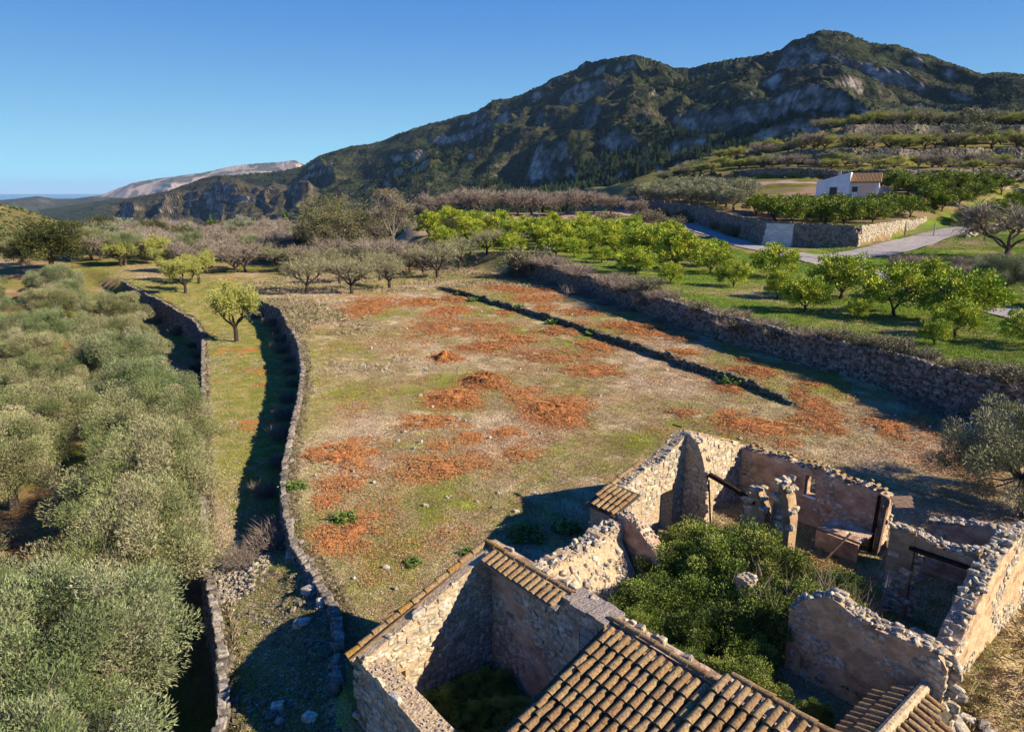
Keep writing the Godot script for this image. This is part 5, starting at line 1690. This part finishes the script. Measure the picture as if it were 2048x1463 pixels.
func build_plants() -> void:
	# olive grove below the lane
	var ol := [[-12.6, 16.6, 5.0, 1.0], [-17.6, 18.5, 4.6, 1.0], [-10.0, 11.6, 4.6, 1.05], [-14.0, 23.4, 4.9, 1.0], [-17.2, 30.8, 4.9, 1.05], [-26.8, 34.6, 4.6, 1.05], [-21.0, 38.6, 4.8, 1.0], [-28.5, 41.0, 4.6, 1.1], [-26.0, 47.0, 4.8, 1.1], [-35.5, 50.0, 4.4, 1.1], [-33.6, 57.6, 4.8, 1.2], [-43.0, 61.0, 4.4, 1.1], [-38.5, 67.0, 4.6, 1.2], [-48.0, 72.0, 4.4, 1.2], [-46.0, 80.5, 4.5, 1.2], [-56.0, 84.0, 4.4, 1.3], [-62.0, 95.0, 4.4, 1.3], [-70.0, 88.0, 4.6, 1.3], [-22.6, 20.0, 4.6, 1.0], [-29.0, 27.0, 4.4, 1.0], [-12.0, 6.5, 4.8, 1.0], [-54.0, 66.0, 4.2, 1.2]]
	for q in ol:
		plant(pickof(KIND.olive), "olive_tree", ("broad grey-green olive tree in the grove below the lane wall" if q[3] > 1.05 else "rounded grey-green olive tree in the grove below the lane wall"), "olive tree", q[0], q[1], q[2] * 1.12, "olives below the lane wall", q[3] * 0.9, [null, M.leaf_cool, M.leaf_dry, null][rng.randi() % 4])
	for q in [[-62, 70, 4.4], [-70, 76, 4.6], [-60, 78, 4.2], [-78, 84, 4.6], [-66, 86, 4.2], [-54, 76, 4.2], [-84, 92, 4.6], [-74, 96, 4.4], [-48, 56, 4.2], [-44, 48, 4.2], [-92, 104, 4.6], [-58, 90, 4.0], [-82, 106, 4.8]]:
		plant(pickof(KIND.olive), "olive_tree", "olive tree at the far side of the grove towards the dark oak", "olive tree", q[0], q[1], q[2], "olives at the far side of the grove", 1.1, [null, M.leaf_cool][rng.randi() % 2])
	for q in [[-22.0, 42.5, 2.4], [-31.0, 44.0, 2.2], [-37.0, 44.0, 2.6], [-40.0, 52, 2.0], [-50.0, 60, 2.0], [-24.5, 29.0, 1.6]]:
		plant(pickof(KIND.bush), "broom_bush", "yellow-green broom bush between the olive trees", "bush", q[0], q[1], q[2], "broom bushes among the olives", 1.3)
	plant(KIND.sparse_olive, "olive_tree", "sparse olive tree with dark leaning trunk behind the farmhouse ruin", "olive tree", 20.2, 25.2, 4.5, "", 0.9)
	# almond trees on the lane and in the field corner
	plant(KIND.almond[0], "almond_tree", "almond tree with fresh yellow-green leaves standing alone on the lane", "almond tree", -26.8, 66.5, 6.2, "", 0.8)
	for q in [[-42.0, 89.5, 4.9], [-42.6, 95.0, 4.8], [-47.5, 97.0, 3.6], [-63.7, 114.4, 4.6], [-59.7, 118.4, 5.2], [-53.0, 108, 4.4]]:
		plant(pickof(KIND.almond), "almond_tree", "small almond tree in young leaf on the open ground beyond the lane", "almond tree", q[0], q[1], q[2], "almonds beyond the lane")
	for q in [[-24.9, 84.3, 5.0], [-19.5, 84.7, 5.0], [-23.2, 93.9, 4.5], [-15.7, 89.1, 4.6], [-18.4, 97.5, 4.7], [-10.6, 99.2, 5.7], [-13.3, 104.5, 4.6], [-8.3, 109.8, 5.7], [-35.2, 106.4, 4.7], [-28.3, 103.3, 4.6], [-4.0, 112, 4.6], [-22.5, 106, 4.8]]:
		plant(pickof(KIND.pale_almond), "almond_tree", "pruned almond tree with pale new leaves at the field's far edge", "almond tree", q[0], q[1], q[2], "almonds at the field's far edge", 1.1)
	# orange grove
	var og := [[24.7, 64.6, 2.6], [24.2, 57.3, 3.2], [23.1, 72.8, 2.8], [30.0, 80.6, 3.9], [30.5, 64.6, 4.5], [30.6, 55.2, 4.2], [38.0, 63.7, 3.6], [33.8, 51.7, 4.4], [27.7, 44.8, 1.8], [30.6, 47.3, 2.6], [33.2, 44.0, 2.6], [26.9, 53.7, 1.9], [25.8, 98.9, 3.2], [20.4, 87.8, 5.2], [23.8, 84.2, 3.6], [18.9, 100.3, 5.2], [17.0, 119.7, 4.6], [13.6, 100.3, 2.2], [14.6, 90.6, 2.0], [8.8, 116.7, 4.6], [12.4, 112.1, 4.2], [3.5, 134.0, 4.5], [-2.4, 138.2, 4.6], [-7.6, 141.5, 4.6], [-13.0, 146, 4.4], [-15.8, 134.8, 4.8], [17.1, 75.5, 2.3], [7.6, 138.2, 4.2], [13.4, 135.4, 4.4], [22.2, 134.4, 4.4], [0.5, 116.7, 2.6], [26.0, 92, 3.8], [23.0, 110, 4.4], [22.5, 122, 4.6], [12.0, 125, 4.6], [6.0, 126, 4.4], [0.0, 128, 4.4], [-8.5, 131, 4.6], [17.5, 128, 4.4], [-3.0, 121.5, 3.0]]
	for q in og:
		var small: bool = q[2] < 2.9
		plant(pickof(KIND.orange), "orange_tree", "young orange tree planted among the taller ones above the long wall" if small else "bright green orange tree " + grove_part(q[0], q[1]), "orange tree", q[0], q[1], q[2], "young orange trees" if small else "orange grove above the long wall", 1.0 if small else 1.12)
	for r in 9:
		for c in 12:
			var d := 84.0 + r * 6.4 + R(-1.4, 1.4)
			var x := lk(tW4, d) + 7.5 + c * 5.2 + (2.6 if r % 2 else 0.0) + R(-1.0, 1.0)
			if x > 0.235 * d or x < -16: continue
			var clear := true
			for q in og:
				if Vector2(q[0] - x, q[1] - d).length() < 4.0: clear = false
			if not clear: continue
			var th := R(2.4, 3.9)
			plant(pickof(KIND.orange), "orange_tree", ("low bushy orange tree " if th < 3.2 else "tall bushy orange tree ") + grove_part(x, d), "orange tree", x, d, th, "close rows of the orange grove", R(1.0, 1.3))
	# darker oranges round the white house
	for r in 9:
		for c in 18:
			var d := 118.5 + r * 5.0 + c * 0.9 + R(-1.3, 1.3)
			var x := 47.0 + c * 4.7 + (2.3 if r % 2 else 0.0) + R(-0.7, 0.7)
			if d > 168 or (d > 145 and x < 84) or R(0, 1) < 0.06: continue
			if x < lk(tXL, d) + 3 or x > lk(tXR, d) - 3: continue
			if Vector2(x - 74, d - 157).length() < 9 or (x > 63 and x < 82 and d > 141): continue
			plant(pickof(KIND.dark_orange), "orange_tree", "dark green orange tree " + ("in front of the white house above the high wall" if d < 146 else "behind and beside the white house"), "orange tree", x, d, R(3.4, 4.6), "dark orange trees by the white house", 1.1)
	for q in [[89, 139.5, 3.6], [94, 142, 3.4], [99, 146, 3.8], [104, 150, 3.4], [87, 145, 3.8], [92.5, 148.5, 3.6], [98, 153, 3.6], [103, 157, 4.0], [109, 155, 3.4], [110, 162, 3.8], [90, 154, 3.8], [95, 158, 3.6], [115, 158, 3.6], [120, 164, 3.8], [100, 162, 3.6]]:
		plant(pickof(KIND.dark_orange), "orange_tree", "dark green orange tree on the slope beyond the gate", "orange tree", q[0], q[1], q[2], "dark orange trees beyond the gate", 1.15)
	for q in [[93, 134, 1.4], [97, 138, 1.2], [101, 141, 1.6], [106, 145, 1.3], [90, 131, 1.2], [86, 127, 1.3]]:
		plant(pickof(KIND.bush), "grey_bush", "low grey bush on the verge beyond the gate", "bush", q[0], q[1], q[2], "bushes beyond the gate", 1.5)
	# olives on the same terrace, behind the high wall
	for r in 4:
		for c in 11:
			var d := 146.0 + r * 9.0 + c * 3.6 + R(-1, 1)
			var x := lk(tXL, d) + 4.5 + r * 6.4 - c * 0.4 + R(-0.8, 0.8)
			if Vector2(x - 74, d - 157).length() < 10 or x > 66: continue
			plant(pickof(KIND.small_olive), "olive_tree", "silvery young olive tree " + ["along the edge of the high road wall", "in the second row above the high road wall", "in the third row above the high road wall", "in the row next to the white house"][r], "olive tree", x, d, R(3.4, 4.4), "silvery olives above the high wall", 1.1)
	# orchard rows stepping up the hill behind the house
	for row in [[184, 0, 30, 3.6], [191, 1, 28, 3.8], [209, 2, 26, 4.8], [218, 3, 22, 5.0], [234, 5, 18, 5.2], [241, 6, 14, 5.2]]:
		for c in row[2]:
			var x: float = 46.0 + c * 4.9 + row[1] * 11.0 + R(-2.2, 2.2)
			var d: float = row[0] + 0.9 * maxf(0.0, 95.0 - x) + R(-2.6, 2.6)
			if x > 0.86 * d: continue
			var kinds := [KIND.pale_almond, KIND.bare, KIND.almond, KIND.small_olive]
			var pick: int = [0, 0, 0, 1, 2, 2, 2, 3][rng.randi() % 8]
			var lab: String = ["pale almond tree on the stepped orchard behind the white house", "leafless grey almond tree on the stepped orchard behind the white house", "almond tree in fresh leaf on the stepped orchard behind the white house", "round grey olive on the stepped orchard behind the white house"][pick]
			plant(pickof(kinds[pick]), ["almond_tree", "almond_tree", "almond_tree", "olive_tree"][pick], lab + [", first terrace up", ", second terrace up", ", third terrace up", ", third terrace up", "", ", top terrace", ", top terrace"][row[1]], "tree", x, d, row[3] * R(0.85, 1.25), "orchard rows on the hillside", 1.4, null, 0.5)
	# tall trees in the middle
	plant(KIND.tall_olive, "carob_tree", "broad dark olive-green tree towering over the field's far edge", "tree", -29.0, 117.0, 11.6, "", 1.25)
	plant(KIND.tall_grey, "poplar_tree", "tall thin grey-leaved tree beside the broad dark tree", "tree", -20.0, 119.0, 13.2, "", 1.05)
	plant(KIND.oak, "holm_oak", "dense dark evergreen oak beyond the olive grove", "oak tree", -72.0, 110.0, 8.2, "", 1.15)
	plant(KIND.bush[0], "grey_bush", "big round grey-green bush at the far corner of the raised strip", "bush", 2.2, 99.5, 5.2, "", 0.85)
	plant(KIND.oak, "holm_oak", "small dark tree standing before the bright orange grove", "oak tree", -11.0, 125.0, 5.0, "", 0.7)
	for q in [[-64.4, 117.0, 5.6], [-56.7, 124.0, 5.0], [-74, 124, 5.5], [-46.0, 124, 4.6], [-82, 118, 5], [-66, 101, 3.6], [-88, 100, 4.2], [-78, 97, 4.5]]:
		plant(pickof(KIND.olive), "olive_tree", "olive tree in the rough ground beyond the lane", "olive tree", q[0], q[1], q[2], "olives in the rough ground", 0.9, [null, M.leaf_cool][rng.randi() % 2])
	# bare thickets across the middle distance
	for k in 300:
		var d := R(106, 205)
		var x := R(-0.62, -0.02) * d
		if x > lk(tW4, d) - 4: continue
		if Vector2(x + 29, d - 117).length() < 6 or Vector2(x + 72, d - 110).length() < 7: continue
		if d < 122 and x < -50: continue
		plant(pickof(KIND.bare), "bare_tree", ["low leafless grey-brown tree ", "tall leafless grey-brown tree "][k % 2] + orchard_part(x, d), "bare tree", x, d, R(3.0, 4.2) if k % 2 == 0 else R(4.4, 5.8), "bare trees of the overgrown orchard", R(0.9, 1.3))
	for k in 46:
		var d := R(120, 215)
		var x := R(-0.66, -0.08) * d
		if x > lk(tW4, d) - 4: continue
		if R(0, 1) < 0.5:
			plant(pickof(KIND.small_olive), "olive_tree", "grey-green tree scattered through the overgrown orchard", "olive tree", x, d, R(3.5, 6.0), "green trees of the overgrown orchard", R(0.9, 1.3), M.leaf_cool)
		else:
			plant(KIND.oak, "holm_oak", "dark round tree scattered through the overgrown orchard", "oak tree", x, d, R(3.5, 6.5), "dark trees of the overgrown orchard", R(0.8, 1.2))
	for q in [[-62, 196, 9], [-72, 200, 8], [-55, 205, 8], [-80, 190, 7], [-48, 210, 7], [9.0, 196, 9], [11.5, 205, 7]]:
		plant(KIND.pine, "pine_tree", "yellow-green pine rising above the bare orchard", "pine tree", q[0], q[1], q[2], "pines above the orchard", 1.3)
	# the row of old almonds behind the orange grove
	for q in [[-18, 166, 6], [-12, 170, 6.4], [-7.6, 166, 6.6], [-2.9, 168, 6.5], [1.5, 166, 6.4], [4.6, 170, 6.6], [9, 166, 5.6], [13, 170, 6.0], [16, 166, 6.0], [19.5, 170, 5.4], [23, 166, 5.0], [-24, 172, 6], [-30, 168, 6], [-36, 174, 6], [28, 163, 4.4], [7, 180, 6], [-10, 182, 6], [16, 182, 6]]:
		plant(pickof(KIND.bare), "bare_almond_tree", "old leafless almond tree behind the orange grove", "almond tree", q[0], q[1], q[2], "old almonds behind the orange grove", 1.15)
	for q in [[20, 152, 3.4], [33, 147, 3.0], [30, 156, 3.6]]:
		plant(pickof(KIND.bush), "grey_bush", "round grey bush on the dry grass bank", "bush", q[0], q[1], q[2], "bushes on the dry bank", 1.2)
	plant(KIND.cypress, "cypress_tree", "slim dark cypress far behind the bare almonds", "cypress tree", -17.5, 215.0, 9.0)
	# by the road
	plant(pickof(KIND.bare), "bare_tree", "big twiggy grey tree beside the drive", "tree", 68.5, 97.5, 8.6, "", 1.25)
	plant(pickof(KIND.olive), "olive_tree", "grey olive tree by the road below the twiggy tree", "olive tree", 43.6, 62.5, 4.0, "", 1.0, M.leaf_cool)
	plant(pickof(KIND.olive), "olive_tree", "grey olive tree at the road's end of the grove", "olive tree", 46.5, 58.0, 4.2, "", 0.9, M.leaf_cool)
	for q in [[50.5, 90, 1.7], [54, 92, 1.5], [58, 90, 1.4], [60, 84, 1.8], [52, 80, 1.6], [64, 93, 1.6]]:
		plant(pickof(KIND.brier), "bramble_bush", "bramble thicket on the mound by the road junction", "bush", q[0], q[1], q[2], "brambles by the road junction", 1.4)
	# brambles on the wall of the raised strip and at its end
	for d in range(28, 104, 2):
		var x := lk(tW4, float(d)) + 0.2
		if d > 66 or R(0, 1) < 0.6:
			plant(pickof(KIND.brier), "bramble_bush", "dead brambles hanging over the long stone wall", "bramble", x + R(-0.5, 0.9), d, R(0.7, 1.2) * (1.5 if d > 64 else 1.05), "brambles on the long wall", 1.6, null, 0.35)
	for q in [[28.6, 30.5, 1.5], [29.5, 30.0, 1.2], [27.2, 34.0, 1.1], [26.4, 35.6, 1.4], [24.0, 42.6, 1.4], [22.2, 46.2, 1.2], [19.4, 50.4, 1.1], [17.8, 54.2, 1.3], [16.0, 59.0, 1.2], [25.0, 41, 0.9], [23.2, 44.5, 1.0], [21.5, 47, 0.8], [30.6, 27.5, 1.2], [25.8, 38.0, 1.0], [13.4, 68.5, 2.0]]:
		plant(pickof(KIND.bush), "grey_bush", "grey-green shrub rooted on top of the long stone wall", "bush", q[0], q[1], q[2], "shrubs on the long wall", 1.3)
	for k in 14:
		var d := R(108, 126)
		plant(pickof(KIND.brier if R(0, 1) < 0.6 else KIND.bush), "bramble_bush", "bramble thicket at the foot of the tall trees", "bush", R(-26, 1), d, R(1.6, 3.0), "thicket under the tall trees", 1.3)
	for d in range(30, 82, 4):
		plant(pickof(KIND.brier), "bramble_bush", "dead stems tumbling over the field wall onto the lane", "bramble", lk(tW2, float(d)) - R(0.7, 1.1), d, R(0.8, 1.3), "dead stems on the field wall", 0.7)
	for d in range(41, 88, 3):
		if R(0, 1) < 0.3: plant(KIND.herb, "mallow_plant", "grey-green weed clump growing along the low step wall", "weeds", lk(tW3, float(d)) - R(0.1, 0.5), d + R(-1, 1), R(0.4, 0.8), "weeds along the step wall", 1.5)
	for q in [[-9.0, 24.6, 1.2], [-9.6, 26.5, 1.0], [-10.0, 23.5, 0.8]]:
		plant(pickof(KIND.brier), "bramble_bush", "heap of dead cut branches at the foot of the wall", "brushwood", q[0], q[1], q[2], "cut branches by the wall", 1.0)
	for d in range(30, 94, 5):
		plant(pickof(KIND.bush), "grey_bush", "weeds growing against the lower lane wall", "bush", lk(tW1, float(d)) - R(0.4, 1.0), d, R(0.7, 1.3), "weeds under the lane wall", 1.0)
	# ivy on the high road wall
	for k in 12:
		var d := R(127, 190)
		plant(pickof(KIND.bush), "ivy_clump", "dark ivy clump hanging on the high road wall", "ivy", lk(tXL, d) - 0.3, d, R(2.0, 3.4), "ivy on the high road wall", 1.1)
	# the thicket that fills the ruin
	for q in [[0.6, 7.6, 2.1, 1.2], [1.7, 8.4, 2.3, 1.2], [3.0, 8.3, 2.2, 1.2], [4.2, 8.6, 2.0, 1.1], [2.2, 7.0, 2.2, 1.2], [3.6, 7.1, 2.1, 1.2], [4.8, 7.4, 1.9, 1.1], [1.2, 6.4, 1.8, 1.2], [2.6, 5.8, 1.9, 1.2], [4.1, 6.0, 1.8, 1.1], [1.6, 4.8, 1.5, 1.2], [3.2, 4.6, 1.6, 1.2], [4.6, 4.9, 1.5, 1.2], [2.2, 3.4, 1.3, 1.2], [3.8, 3.3, 1.3, 1.2], [1.0, 3.2, 1.0, 1.1], [5.2, 3.6, 1.2, 1.2], [2.8, 2.2, 1.2, 1.1], [4.4, 2.2, 1.2, 1.1], [5.8, 2.6, 1.1, 1.1], [5.6, 8.2, 1.5, 1.1], [6.2, 7.6, 1.2, 1.0], [6.6, 8.8, 0.8, 1.0], [0.4, 9.0, 1.4, 1.0], [1.6, 1.6, 0.9, 1.0], [6.6, 4.6, 0.8, 1.0], [5.0, 9.4, 1.3, 1.0], [3.4, 9.6, 1.2, 1.0]]:
		var w := farm_to_world(q[0], q[1])
		plant(pickof(KIND.lentisk), "mastic_bush", ["glossy green bush in the thicket filling the ruin's yard", "tall rounded green bush in the thicket filling the ruin's yard"][1 if q[2] > 1.7 else 0], "bush", w.x, w.y, q[2] * R(0.68, 1.02), "thicket in the ruin's yard", q[3] * R(0.8, 1.1), [null, M.leaf_dark, M.leaf_warm, null][rng.randi() % 4])
		if R(0, 1) < 0.3 and q[1] > 5.0: plant(pickof(KIND.brier), "bramble_bush", "bare bramble stems rising through the yard thicket", "bramble", w.x + R(-0.6, 0.6), w.y + R(-0.6, 0.6), q[2] * R(1.1, 1.4), "brambles in the yard thicket", 0.7)
	for q in [[0.8, -0.7], [1.4, -1.6], [0.6, -2.2], [2.2, -1.0], [2.4, -2.4], [3.2, -1.6], [1.6, -2.9], [3.3, -2.8], [0.5, -1.2], [3.6, -0.8]]:
		var w := farm_to_world(q[0], q[1])
		plant(pickof(KIND.lentisk), "weed_clump", "dark weeds covering the floor of the roofless room", "weeds", w.x, w.y, R(0.4, 0.7), "weeds in the roofless room", 1.8)
	for q in [[9.6, 5.4, 0.7], [9.9, 4.6, 0.8], [10.4, 5.0, 0.6], [9.3, 4.4, 0.9], [10.2, 4.0, 0.8], [11.0, 4.6, 0.6], [9.5, 3.5, 0.9], [10.6, 3.4, 0.7], [6.6, 6.8, 0.7], [7.2, 6.9, 0.5], [8.8, 3.0, 0.8]]:
		var w := farm_to_world(q[0], q[1])
		plant(KIND.herb, "mallow_plant", "fresh green leafy weeds beside the little tiled roof", "weeds", w.x, w.y, q[2], "green weeds by the ruin", 1.6)
	for q in [[-1.6, 22.4, 0.26], [-3.4, 21.5, 0.3], [-0.6, 21.6, 0.35], [0.6, 23.4, 0.6], [2.0, 24.0, 0.5], [-6.4, 24.8, 0.45], [-9.2, 27.8, 0.4]]:
		plant(KIND.herb, "mallow_plant", "leafy green weed clump in the grass behind the tiled house", "weeds", q[0], q[1], q[2], "weed clumps behind the house", 1.5)

# ------------------------------------------------------------------ build
func _ready() -> void:
	# camera
	var cam := Camera3D.new()
	cam.name = "camera"
	add_child(cam)
	cam.position = EYE
	cam.rotation_degrees.x = -14.286
	cam.fov = 55.17
	cam.near = 0.1
	cam.far = 90000.0
	cam.current = true
	# sky and air
	var env := Environment.new()
	var sm := ProceduralSkyMaterial.new()
	sm.sky_top_color = Color(0.05, 0.265, 0.54)
	sm.sky_horizon_color = Color(0.45, 0.62, 0.67)
	sm.sky_curve = 0.10
	sm.ground_horizon_color = Color(0.55, 0.62, 0.66)
	sm.ground_bottom_color = Color(0.30, 0.28, 0.22)
	sm.ground_curve = 0.05
	sm.sun_angle_max = 1.0
	sm.sky_energy_multiplier = 1.04
	var sky := Sky.new()
	sky.sky_material = sm
	env.background_mode = Environment.BG_SKY
	env.sky = sky
	env.tonemap_mode = Environment.TONE_MAPPER_LINEAR
	env.tonemap_exposure = 2.3
	env.fog_enabled = true
	env.fog_density = 0.000025
	env.fog_light_color = Color(0.62, 0.78, 0.94)
	env.sdfgi_enabled = true
	env.ssao_enabled = true
	env.ssil_enabled = true
	var we := WorldEnvironment.new()
	we.name = "world_environment"
	we.environment = env
	add_child(we)
	# sun, low on the right and a little behind
	var sun := DirectionalLight3D.new()
	sun.name = "sun"
	add_child(sun)
	sun.look_at_from_position(Vector3.ZERO, Vector3(-0.800, -0.515, -0.307))
	sun.light_energy = 1.6
	sun.light_color = Color(1.0, 0.93, 0.82)
	sun.light_angular_distance = 0.5
	sun.shadow_enabled = true

	rng.seed = 7
	nA.seed = 11; nA.frequency = 0.05; nA.fractal_octaves = 4
	nB.seed = 12; nB.frequency = 0.06; nB.fractal_octaves = 3
	nC.seed = 13; nC.frequency = 0.16; nC.fractal_octaves = 4
	nR.seed = 14; nR.frequency = 0.012; nR.fractal_octaves = 4
	tW1 = tabulate(W1); tW2 = tabulate(W2); tW3 = tabulate(W3); tW4 = tabulate(W4)
	for i in tW3.size(): tW3[i] += 0.35 * nA.get_noise_1d((i * 0.5 - 20.0) * 6.0) + 0.15 * nB.get_noise_1d((i * 0.5 - 20.0) * 20.0)
	tXL = tabulate(XL); tXR = tabulate(XR); tH = tabulate(HILL); tLane = tabulate(LANE)
	make_materials()
	print("materials ", Time.get_ticks_msec())
	build_far()
	print("far ", Time.get_ticks_msec())
	build_ground()
	print("ground ", Time.get_ticks_msec())
	for k in 8: STONES.append(cut_stone(0.09, [0.72, 0.8, 0.66, 0.76][k % 4]))
	TILE = barrel_tile(0.074, 0.100, 0.45, 0.016)
	build_road()
	build_roofed_house()
	build_farmhouse()
	build_small_roof()
	build_court_wall()
	print("ruin ", Time.get_ticks_msec())
	build_terrace_walls()
	build_white_house()
	print("walls ", Time.get_ticks_msec())
	make_plants()
	print("kinds ", Time.get_ticks_msec())
	build_plants()
	build_mountain_plants()
	print("plants ", Time.get_ticks_msec())
	build_chips()
	build_loose_chips()
	build_grass()
	build_rubble()
	print("done ", Time.get_ticks_msec())
